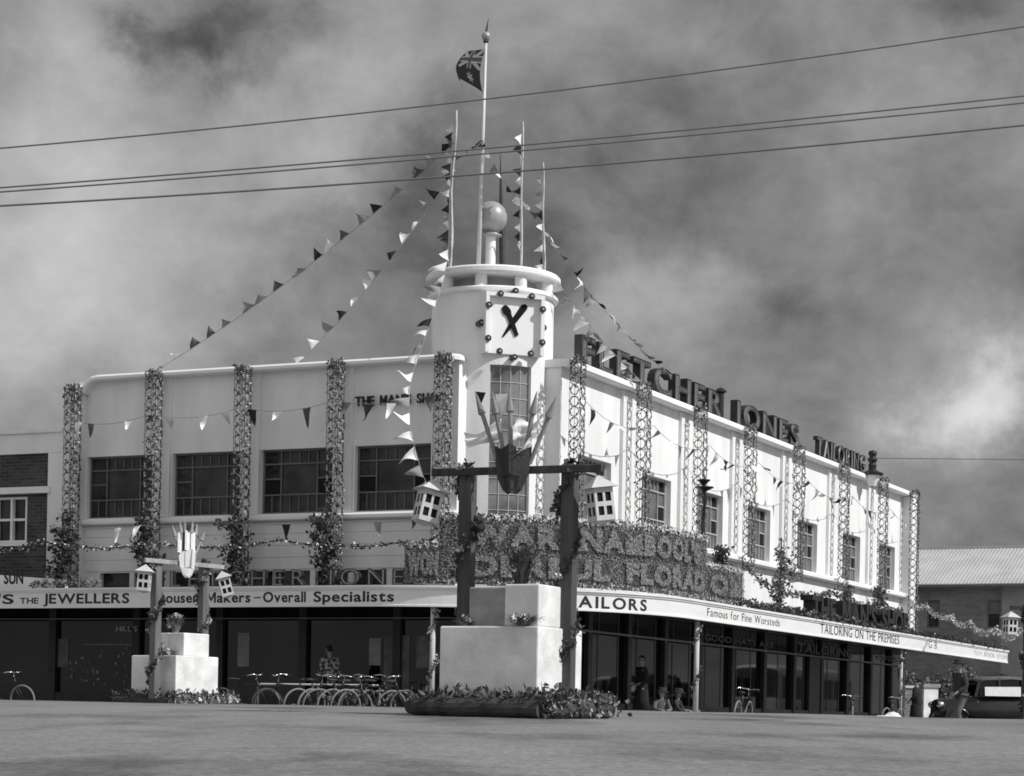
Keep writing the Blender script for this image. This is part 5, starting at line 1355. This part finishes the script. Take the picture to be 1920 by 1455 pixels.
# white card by the sunlit kerb
c = PATH(q_at(1471, n=3.6, z=0.2), 3.6, 0.06); m = MB(); fr_c = rotframe(c, R(-20))
m.hexa([fr_c(-0.2, 0, -0.12), fr_c(0.12, -0.02, -0.2), fr_c(0.12, 0.0, -0.2), fr_c(-0.2, 0.02, -0.12), fr_c(-0.08, 0.02, 0.14), fr_c(0.24, 0, 0.06), fr_c(0.24, 0.02, 0.06), fr_c(-0.08, 0.04, 0.14)])
tag(m.build('white_card', WHITECLOTH), 'small tilted white card at the sunlit kerb', 'card')

# ------------------------------------------------------------------ people
def skin_body(name, J, edges, mt, parent=None, root=0, sub=1, loc=None):
    """one continuous surface grown on a skeleton: J = {key: (x,y,z,rx,ry)}"""
    keys = list(J); idx = {k: i for i, k in enumerate(keys)}
    me = bpy.data.meshes.new(name); me.from_pydata([J[k][:3] for k in keys], [(idx[a], idx[b]) for a, b in edges], [])
    me.materials.append(mt); o = bpy.data.objects.new(name, me); COL.objects.link(o)
    md = o.modifiers.new('skin', 'SKIN'); md.use_smooth_shade = True
    sv = me.skin_vertices[0].data
    for k in keys:
        sv[idx[k]].radius = (J[k][3], J[k][4] if len(J[k]) > 4 else J[k][3]); sv[idx[k]].use_root = (idx[k] == root)
    s = o.modifiers.new('smooth', 'SUBSURF'); s.levels = sub; s.render_levels = sub
    if parent is not None: o.parent = parent
    return o
def person(label, p, heading, pose='stand', H=1.72, jacket=SUITD, trousers=TROUS, hat=True, skirt=None, rng=random):
    """faces local +x; body is one mesh, clothes and hair are its children"""
    k = H / 1.75
    sit = pose == 'sit'
    hz = 0.93 if not sit else 0.16
    if pose == 'walk': Lk, La, Rk, Ra = (0.16, 0.50), (0.02, 0.09), (0.08, 0.49), (0.33, 0.09)
    elif sit: Lk, La, Rk, Ra = (0.38, 0.40), (0.42, 0.02), (0.36, 0.42), (0.46, 0.02)
    else: Lk, La, Rk, Ra = (0.02, 0.49), (0.0, 0.09), (0.04, 0.49), (0.03, 0.09)
    lean = 0.06 if pose == 'walk' else (0.16 if sit else 0.0)
    J = {}
    def j(n, x, y, z, r, r2=None): J[n] = (x * k, y * k, z * k, r * k, (r2 or r) * k)
    j('pelvis', 0, 0, hz, 0.08); j('waist', lean * 0.3, 0, hz + 0.17, 0.07); j('chest', lean * 0.7, 0, hz + 0.36, 0.085); j('neck0', lean, 0, hz + 0.53, 0.06); j('neck1', lean + 0.015, 0, hz + 0.60, 0.055)
    j('skull0', lean + 0.03, 0, hz + 0.66, 0.085, 0.075); j('skull1', lean + 0.02, 0, hz + 0.73, 0.105, 0.09); j('skull2', lean + 0.015, 0, hz + 0.80, 0.062, 0.058)
    j('chin', lean + 0.085, 0, hz + 0.635, 0.024); j('nose', lean + 0.118, 0, hz + 0.70, 0.013); j('ear_l', lean + 0.0, 0.088, hz + 0.705, 0.015); j('ear_r', lean + 0.0, -0.088, hz + 0.705, 0.015)
    E = [('pelvis', 'waist'), ('waist', 'chest'), ('chest', 'neck0'), ('neck0', 'neck1'), ('neck1', 'skull0'), ('skull0', 'skull1'), ('skull1', 'skull2'), ('skull0', 'chin'), ('skull1', 'nose'), ('skull1', 'ear_l'), ('skull1', 'ear_r')]
    arms = {}
    for s, nm in ((1, 'l'), (-1, 'r')):
        hx, kx = (Lk if s > 0 else Rk), (La if s > 0 else Ra)
        j('hip_' + nm, 0.0, 0.09 * s, hz - 0.05, 0.07); j('knee_' + nm, hx[0], 0.10 * s, hx[1], 0.058); j('ankle_' + nm, kx[0], 0.10 * s, kx[1], 0.038); j('toe_' + nm, kx[0] + 0.16, 0.12 * s, 0.03, 0.03)
        E += [('pelvis', 'hip_' + nm), ('hip_' + nm, 'knee_' + nm), ('knee_' + nm, 'ankle_' + nm), ('ankle_' + nm, 'toe_' + nm)]
        sx = lean * 0.9; sh = (sx, 0.19 * s, hz + 0.47)
        if pose == 'walk': el, wr = (sx - 0.06, 0.23 * s, hz + 0.20), (sx + 0.12 + 0.05 * s, 0.20 * s, hz + 0.06)
        elif sit: el, wr = (sx + 0.12, 0.24 * s, hz + 0.24), (sx + 0.30, 0.14 * s, hz + 0.24)
        else: el, wr = (sx - 0.03, 0.25 * s, hz + 0.19), (sx + 0.13, 0.17 * s, hz + 0.10)
        j('sh_' + nm, *sh, 0.062); j('el_' + nm, *el, 0.045); j('wr_' + nm, *wr, 0.030)
        d = (Vector(wr) - Vector(el)).normalized(); pal = Vector(wr) + d * 0.07; j('palm_' + nm, *pal, 0.034, 0.022)
        E += [('chest', 'sh_' + nm), ('sh_' + nm, 'el_' + nm), ('el_' + nm, 'wr_' + nm), ('wr_' + nm, 'palm_' + nm)]
        sd = d.cross(Vector((0, 0, 1))).normalized(); dn = Vector((0, 0, -1))
        for fi, (off, L) in enumerate(((-0.027, 0.075), (-0.009, 0.085), (0.009, 0.08), (0.026, 0.062))):
            a = pal + sd * off + d * 0.02; b = a + d * L * 0.55 + dn * 0.012; c_ = b + d * L * 0.3 + dn * 0.035
            j('f%d_%s' % (fi, nm), *a, 0.010); j('g%d_%s' % (fi, nm), *b, 0.009); j('h%d_%s' % (fi, nm), *c_, 0.007)
            E += [('palm_' + nm, 'f%d_%s' % (fi, nm)), ('f%d_%s' % (fi, nm), 'g%d_%s' % (fi, nm)), ('g%d_%s' % (fi, nm), 'h%d_%s' % (fi, nm))]
        tb_ = Vector(wr) + d * 0.03 - sd * 0.04; tc_ = tb_ + d * 0.05 - sd * 0.01 + dn * 0.02; j('t0_' + nm, *tb_, 0.011); j('t1_' + nm, *tc_, 0.009)
        E += [('wr_' + nm, 't0_' + nm), ('t0_' + nm, 't1_' + nm)]
        arms[nm] = (sh, el, wr)
    body = skin_body('person', J, E, SKIN, None, 0, 1)
    body.location = p; body.rotation_euler = (0, 0, heading); tag(body, label, 'person')
    # jacket
    K = {}
    def c(n, x, y, z, r, r2=None): K[n] = (x * k, y * k, z * k, r * k, (r2 or r) * k)
    c('hem', -0.01, 0, hz - (0.14 if not sit else -0.04), 0.165, 0.185); c('w', lean * 0.3, 0, hz + 0.14, 0.15, 0.165); c('ch', lean * 0.7, 0, hz + 0.36, 0.15, 0.185); c('co', lean * 0.95, 0, hz + 0.52, 0.075)
    EE = [('hem', 'w'), ('w', 'ch'), ('ch', 'co')]
    for nm in ('l', 'r'):
        sh, el, wr = arms[nm]; c('s' + nm, *sh, 0.085); c('e' + nm, *el, 0.065); c('c' + nm, *wr, 0.05); EE += [('ch', 's' + nm), ('s' + nm, 'e' + nm), ('e' + nm, 'c' + nm)]
    skin_body('jacket', K, EE, jacket, body, 1, 1)
    if skirt:
        m = MB(); m.lathe([(0.20, hz - 0.05), (0.22, hz - 0.3), (0.26, hz - 0.56), (0.24, hz - 0.57)], (0, 0, 0), 20); m.v = [(x * 0.85 * k, y * k, z * k) for x, y, z in m.v]; o = m.build('skirt', skirt, None, smooth=True); o.parent = body
    else:
        K = {}; EE = []; c('p', 0, 0, hz, 0.115, 0.15)
        for s, nm in ((1, 'l'), (-1, 'r')):
            hx, kx = (Lk if s > 0 else Rk), (La if s > 0 else Ra)
            c('h' + nm, 0.0, 0.095 * s, hz - 0.06, 0.105); c('k' + nm, hx[0], 0.10 * s, hx[1], 0.088); c('a' + nm, kx[0], 0.10 * s, kx[1] + 0.02, 0.075); EE += [('p', 'h' + nm), ('h' + nm, 'k' + nm), ('k' + nm, 'a' + nm)]
        skin_body('trousers', K, EE, trousers, body, 0, 1)
    for s, nm in ((1, 'l'), (-1, 'r')):
        a = J['ankle_' + nm]; m = MB(); m.sphere((a[0] + 0.07, a[1], 0.045), 0.06, 12, (2.1, 0.8, 0.75)); o = m.build('shoe', SHOEM, None, smooth=True); o.parent = body
    hx_, hz_ = (lean + 0.015) * k, (hz + 0.735) * k
    if hat:
        m = MB(); m.lathe([(0.165, 0.0), (0.17, 0.012), (0.112, 0.02), (0.108, 0.09), (0.085, 0.118), (0.0, 0.105)], (hx_, 0, hz_), 22); m.v = [(hx_ + (x - hx_) * 1.12, y, z) for x, y, z in m.v]; o = m.build('hat', HATM, None, smooth=True); o.parent = body
    m = MB(); m.sphere((hx_ - 0.012, 0, (hz + 0.735) * k), 0.098 * k, 14, (1.0, 0.88, 0.95)); m.v = [v for v in m.v]; 
    keep = [f for f in m.f if sum(m.v[i][0] for i in f) / len(f) < hx_ + 0.035 or sum(m.v[i][2] for i in f) / len(f) > (hz + 0.775) * k]; m.f = keep
    o = m.build('hair', HAIRM, None, smooth=True, recalc=False); o.parent = body
    return body
def on(px, Y, z): p = at(px, 1300, Y); return Vector((p.x, Y, z))
pm_ = on(1803, 51.5, 0); pm_.z = ground_z(pm_.x, 51.5)
person('man in dark hat, jacket and grey trousers walking left on the road', pm_, R(197), 'walk', 1.76, SUITD, TROUS, True)
qw = q_at(1203, n=1.2, z=0.8); p = PATH(qw, 1.2, PZ)
person('woman in dark coat standing before the corner shop window', p, R(200), 'stand', 1.62, COATB, COATB, False, COATB)
p = PATH(q_at(1237, n=1.9, z=0.4), 1.9, PZ)
person('seated boy in grey shirt and hat on the corner pavement', p, R(-75), 'sit', 1.45, PALECLOTH, TROUS, True)
p = PATH(q_at(1260, n=1.9, z=0.4), 1.9, PZ)
person('seated boy in dark clothes on the corner pavement, right of the other', p, R(-20), 'sit', 1.45, SUITD, SUITD, True)
m = mat('checked_cotton', 0.3, 0.9, lo=0.06, hi=0.4, scale=14, detail=0)
p = PATH(q_at(617, n=1.0, z=0.8), 1.0, PZ)
person('person in checked shirt looking into the shaded shop window', p, R(115), 'stand', 1.65, m, COATB, False)
p = on(1718, 64.5, -0.2)
person('person in long dark coat standing by the white pillar', p, R(150), 'stand', 1.62, COATB, COATB, False, COATB)

# ------------------------------------------------------------------ low wall with white pillar, shrub and car beyond the store
wp = on(1744, 82.0, -0.22); FW = rotframe(wp, R(26))
wt = thing('masonry_pillar', 'low white plastered pillar with stone cap at the lane corner', 'pillar', wp)
MB().box(FW, -0.36, 0.30, -0.1, 0.75, 0.0, 1.66).build('shaft', PLASTERL, wt); MB().box(FW, -0.42, 0.36, -0.16, 0.81, 1.663, 1.80).build('cap', PLASTERD, wt)
bwall = thing('brick_fence', 'short brick fence with pale coping left of the white pillar', 'fence', FW(-0.7, 0.2, 0))
MB().box(FW, -1.2, -0.43, 0.1, 0.35, 0.0, 1.62).build('fence_wall', BRICKR, bwall); MB().box(FW, -1.2, -0.43, 0.05, 0.40, 1.623, 1.72).build('coping', PLASTERG, bwall)
rs = random.Random(14)
sh_ = on(1756, 84.5, -0.22); stt = thing('shrub', 'large dark leafy shrub under the end of the awning', 'shrub', sh_)
m = MB(); mt_ = MB()
for i in range(15):
    c = (sh_.x + rs.uniform(-1.4, 1.5), sh_.y + rs.uniform(-0.7, 0.7), rs.uniform(0.5, 2.0)); m.cloud(c, (0.6, 0.5, 0.45), 210, 0.11, rs)
    mt_.tube([sh_ + Vector((rs.uniform(-0.2, 0.2), 0, 0)), Vector(c)], [0.05, 0.015], 5)
m.build('foliage', LEAFM, stt, recalc=False); mt_.build('stem', TIMBERD, stt)
for i, (px, Y) in enumerate(((1868, 86.2), (1898, 86.0))):
    c = on(px, Y, -0.22); t = thing('shrub', ['small round bush against the brick wall behind the car roof', 'wider bush against the rendered wall at the right edge'][i], 'shrub', c); m = MB()
    for k in range(5): m.cloud((c.x + rs.uniform(-0.5, 0.5), c.y, rs.uniform(0.6, 2.0)), (0.5, 0.4, 0.4), 170, 0.12, rs)
    m.build('foliage', LEAF, t, recalc=False); MB().tube([c, c + Vector((0, 0, 1.4))], [0.05, 0.02], 6).build('stem', TIMBERD, t)

def car(label, p, heading):
    """1930s saloon, faces local +x; y left"""
    t = thing('parked_car', label, 'car', p); t.rotation_euler = (0, 0, heading)
    def L(name, mb, mt, par=t, smooth=False):
        o = mb.build(name, mt, None, smooth=smooth); o.parent = par; return o
    # body shell lofted from cross sections (x, half width bottom, half width top, z bottom, z belt)
    secs = [(-2.05, 0.50, 0.45, 0.55, 0.95), (-1.8, 0.68, 0.66, 0.45, 1.10), (-1.2, 0.74, 0.74, 0.42, 1.16), (0.1, 0.74, 0.74, 0.42, 1.16), (0.75, 0.72, 0.66, 0.42, 1.13), (0.95, 0.50, 0.42, 0.42, 1.10), (1.75, 0.38, 0.30, 0.45, 1.04), (1.86, 0.32, 0.26, 0.50, 0.98)]
    m = MB(); n = 10
    for (x, wb, wt_, zb, zt) in secs:
        for i in range(n):
            a = math.pi * i / (n - 1); yy = math.cos(a); zz_ = math.sin(a)
            w = wb + (wt_ - wb) * zz_; m.v.append((x, w * (abs(yy) ** 0.45) * (1 if yy > 0 else -1), zb + (zt - zb) * zz_ ** 0.6))
    for k in range(len(secs) - 1):
        for i in range(n - 1): m.f.append((k * n + i, k * n + i + 1, (k + 1) * n + i + 1, (k + 1) * n + i))
        m.f.append((k * n, (k + 1) * n, (k + 1) * n + n - 1, k * n + n - 1))
    m.f.append(tuple(range(n))); m.f.append(tuple((len(secs) - 1) * n + i for i in range(n))[::-1])
    body = L('body', m, CARBLK, smooth=True)
    # cabin: roof on pillars with real window openings
    m = MB(); rp = [(-1.55, 0.50, 1.62), (-1.3, 0.60, 1.72), (-0.4, 0.63, 1.78), (0.45, 0.62, 1.74), (0.68, 0.60, 1.66)]
    for (x, w, z) in rp:
        for f in (-1, -0.9, -0.5, 0, 0.5, 0.9, 1): m.v.append((x, w * f, z - 0.09 * abs(f) ** 3))
    for k in range(len(rp) - 1):
        for i in range(6): m.f.append((k * 7 + i, k * 7 + i + 1, k * 7 + 8 + i, k * 7 + 7 + i))
    ro = L('roof', m, CARROOF, smooth=True); sd = ro.modifiers.new('thick', 'SOLIDIFY'); sd.thickness = 0.05
    m = MB()
    for s in (-1, 1):
        for (x0, x1, z1) in ((0.78, 0.64, 1.62), (0.02, 0.02, 1.70), (-0.72, -0.70, 1.70), (-1.62, -1.45, 1.60)):
            m.hexa([(x0 - 0.05, s * 0.70, 1.12), (x0 + 0.05, s * 0.70, 1.12), (x0 + 0.05, s * 0.66, 1.12), (x0 - 0.05, s * 0.66, 1.12), (x1 - 0.04, s * 0.60, z1), (x1 + 0.04, s * 0.60, z1), (x1 + 0.04, s * 0.56, z1), (x1 - 0.04, s * 0.56, z1)])
    L('pillars', m, CARBLK)
    m = MB(); m.hexa([(-1.75, -0.66, 1.05), (-1.60, -0.66, 1.12), (-1.60, 0.66, 1.12), (-1.75, 0.66, 1.05), (-1.60, -0.55, 1.62), (-1.48, -0.55, 1.66), (-1.48, 0.55, 1.66), (-1.60, 0.55, 1.62)]); L('rear_panel', m, CARROOF)
    for s in (-1, 1):
        for (a, b) in ((-1.40, -0.78), (-0.64, -0.04), (0.08, 0.66)):
            mg = MB(); mg.quad((a, s * 0.675, 1.16), (b, s * 0.675, 1.16), (b - 0.02, s * 0.59, 1.63), (a + 0.05, s * 0.59, 1.63)); L('side_window', mg, DARKGLASS)
    # fenders, running boards, wheels, lamps
    for s in (-1, 1):
        for x, a0_, a1_ in ((1.35, -10, 150), (-1.25, 20, 175)):
            m = MB(); N = 12
            for i in range(N + 1):
                a = R(a0_ + (a1_ - a0_) * i / N)
                for yy, dr in ((0.50, 0.0), (0.60, 0.05), (0.74, 0.03), (0.80, -0.05)): m.v.append((x + (0.42 + dr) * math.cos(a), s * yy, 0.36 + (0.42 + dr) * math.sin(a)))
            for i in range(N):
                for k in range(3): m.f.append((i * 4 + k, i * 4 + k + 1, i * 4 + 5 + k, i * 4 + 4 + k))
            o = L('fender', m, CARBLK, smooth=True); sd = o.modifiers.new('thick', 'SOLIDIFY'); sd.thickness = 0.02
        m = MB(); m.hexa([(-0.9, s * 0.62, 0.30), (0.98, s * 0.62, 0.30), (0.98, s * 0.84, 0.30), (-0.9, s * 0.84, 0.30), (-0.9, s * 0.62, 0.34), (0.98, s * 0.62, 0.34), (0.98, s * 0.84, 0.34), (-0.9, s * 0.84, 0.34)]); L('running_board', m, BLACKM)
        for x in (1.35, -1.25):
            m = MB(); m.lathe([(0.20, -0.06), (0.33, -0.075), (0.36, -0.04), (0.36, 0.04), (0.33, 0.075), (0.20, 0.06)], (0, 0, 0), 26); m.v = [(a + x, s * 0.68 + c_, b + 0.36) for a, b, c_ in m.v]; w_ = L('wheel', m, RUBBER, smooth=True)
            m = MB(); m.lathe([(0.0, 0.05), (0.05, 0.05), (0.19, 0.02), (0.20, 0.05)], (0, 0, 0), 20); m.v = [(a + x, s * (0.68 + c_), b + 0.36) for a, b, c_ in m.v]; L('rim', m, CARROOF, w_)
        m = MB(); m.sphere((1.78, s * 0.42, 0.86), 0.11, 14, (1.1, 1, 1)); L('headlight', m, CHROME, smooth=True)
    m = MB(); m.tube([(2.06, -0.72, 0.42), (2.10, 0, 0.42), (2.06, 0.72, 0.42)], 0.03, 8); L('bumper', m, CHROME, smooth=True)
    return t
pc = on(1862, 66.0, -0.22)
ct = car('black old saloon car with dusty roof parked at the right edge', pc, R(187))
# white panel on the car paints the bright view through its window
# parked behind: pale boards showing through between man and car
wbp = on(1787, 69.0, -0.22); FWB = rotframe(wbp, R(5))
t = thing('white_crate', 'low white painted crate between the pillar and the car', 'crate', wbp); MB().box(FWB, -0.55, 0.45, 0, 0.4, 0.0, 0.95).build('crate_side', PLASTERL, t); MB().box(FWB, -0.6, 0.5, -0.05, 0.45, 0.953, 1.0).build('crate_lid', PLASTERG, t)

m = MB(); m.hexa([(-0.62, 0.70, 1.15), (0.50, 0.70, 1.15), (0.50, 0.72, 1.15), (-0.62, 0.72, 1.15), (-0.62, 0.67, 1.44), (0.50, 0.67, 1.42), (0.50, 0.69, 1.42), (-0.62, 0.69, 1.44)]); o = m.build('bright_window_panel', WHITECLOTH); o.parent = ct  # brightness seen through the car windows, painted as a white sheet
ch = on(1668, 55.0, -0.2); m = MB(); N = 12
for j in range(N + 1):
    for i in range(N + 1):
        u, v = i / N * 2 - 1, j / N * 2 - 1; h = max(0, 1 - u * u) * max(0, 1 - v * v)
        m.v.append((ch.x + u * 0.62, ch.y + v * 0.4, ch.z + 0.50 * h ** 0.7 * (1 + 0.12 * math.sin(7 * u + 3 * v))))
for j in range(N):
    for i in range(N):
        a = j * (N + 1) + i; m.f.append((a, a + 1, a + N + 2, a + N + 1))
tag(m.build('cloth_heap', WHITECLOTH, smooth=True), 'heap of white cloth on the road by the far awning post', 'cloth')

# vehicles across the sunlit street, seen mirrored in the shop windows
def bus(label, p, heading):
    t = thing('parked_bus', label, 'bus', p); t.rotation_euler = (0, 0, heading); hl, hw_ = 5.4, 1.2
    def L(name, mb, mt, par=t, smooth=False):
        o = mb.build(name, mt, None, smooth=smooth); o.parent = par; return o
    m = MB(); prof = [(-hw_, 0.45), (-hw_, 1.35)]; N = 10
    lower = MB(); lower.hexa([(-hl, -hw_, 0.45), (hl, -hw_, 0.45), (hl, hw_, 0.45), (-hl, hw_, 0.45), (-hl, -hw_, 1.35), (hl, -hw_, 1.35), (hl, hw_, 1.35), (-hl, hw_, 1.35)])
    o = L('body', lower, PALEBUS); b = o.modifiers.new('round', 'BEVEL'); b.width = 0.2; b.segments = 4
    m = MB(); rows = []
    for x, k in ((-hl, 0.80), (-hl + 0.25, 0.95), (-hl + 0.8, 1.0), (hl - 0.8, 1.0), (hl - 0.25, 0.95), (hl, 0.80)):
        for i in range(N + 1):
            a = math.pi * i / N; m.v.append((x, hw_ * math.copysign(abs(math.cos(a)) ** 0.6, math.cos(a)), 2.25 + (0.65 * k - 0.1) * math.sin(a) ** 0.7))
    for r in range(5):
        for i in range(N):
            a = r * (N + 1) + i; m.f.append((a, a + 1, a + N + 2, a + N + 1))
    o = L('roof', m, PALEBUS, smooth=True); sd = o.modifiers.new('thick', 'SOLIDIFY'); sd.thickness = 0.05
    for sgn in (-1, 1):
        for i in range(7):
            x = -hl + 0.15 + i * 1.55
            g = MB(); g.quad((x + 0.12, sgn * (hw_ - 0.04), 1.36), (x + 1.43, sgn * (hw_ - 0.04), 1.36), (x + 1.43, sgn * (hw_ - 0.04), 2.26), (x + 0.12, sgn * (hw_ - 0.04), 2.26)); L('side_window', g, DARKGLASS)
        m = MB()
        for i in range(8):
            x = -hl + 0.15 + i * 1.55; x0, x1 = max(-hl, x - 0.11), min(hl, x + 0.11); y0, y1 = sorted((sgn * hw_, sgn * (hw_ - 0.06))); m.hexa([(x0, y0, 1.34), (x1, y0, 1.34), (x1, y1, 1.34), (x0, y1, 1.34), (x0, y0, 2.28), (x1, y0, 2.28), (x1, y1, 2.28), (x0, y1, 2.28)])
        L('pillars', m, PALEBUS)
        for x in (-3.2, 3.4):
            m = MB(); m.lathe([(0.0, -0.1), (0.44, -0.12), (0.48, -0.06), (0.48, 0.08), (0.44, 0.12), (0.0, 0.1)], (0, 0, 0), 24); m.v = [(a + x, sgn * (hw_ - 0.1) + c_, b + 0.48) for a, b, c_ in m.v]; L('wheel', m, RUBBER, smooth=True)
    return t
PALEBUS = mat('pale_bus_paint', 0.72, 0.3, 0.05, 2, spec=0.5)
bp_ = FB(52.5, 10.6, -0.22); bus('long pale bus mirrored in the far sunlit shop window', bp_, math.atan2(UB.y, UB.x))
for i, (sb, nbn) in enumerate(((26.5, 8.6), (32.5, 8.8))):
    c = copy_tree(ct); pp = FB(sb, nbn, -0.22); c.location = pp; c.rotation_euler = (0, 0, math.atan2(UB.y, UB.x) + (0.0 if i else math.pi)); tag(c, ('nearer' if i == 0 else 'farther') + ' saloon car mirrored in the corner shop window', 'car')

for c in [o for o in bpy.data.objects if o.get('label', '').endswith('mirrored in the corner shop window')]:
    for ch in list(c.children):
        if ch.name.startswith('bright_window_panel'): bpy.data.objects.remove(ch); continue
        if ch.data.materials and ch.data.materials[0] in (CARBLK, CARROOF): ch.material_slots[0].link = 'OBJECT'; ch.material_slots[0].material = PALEBUS
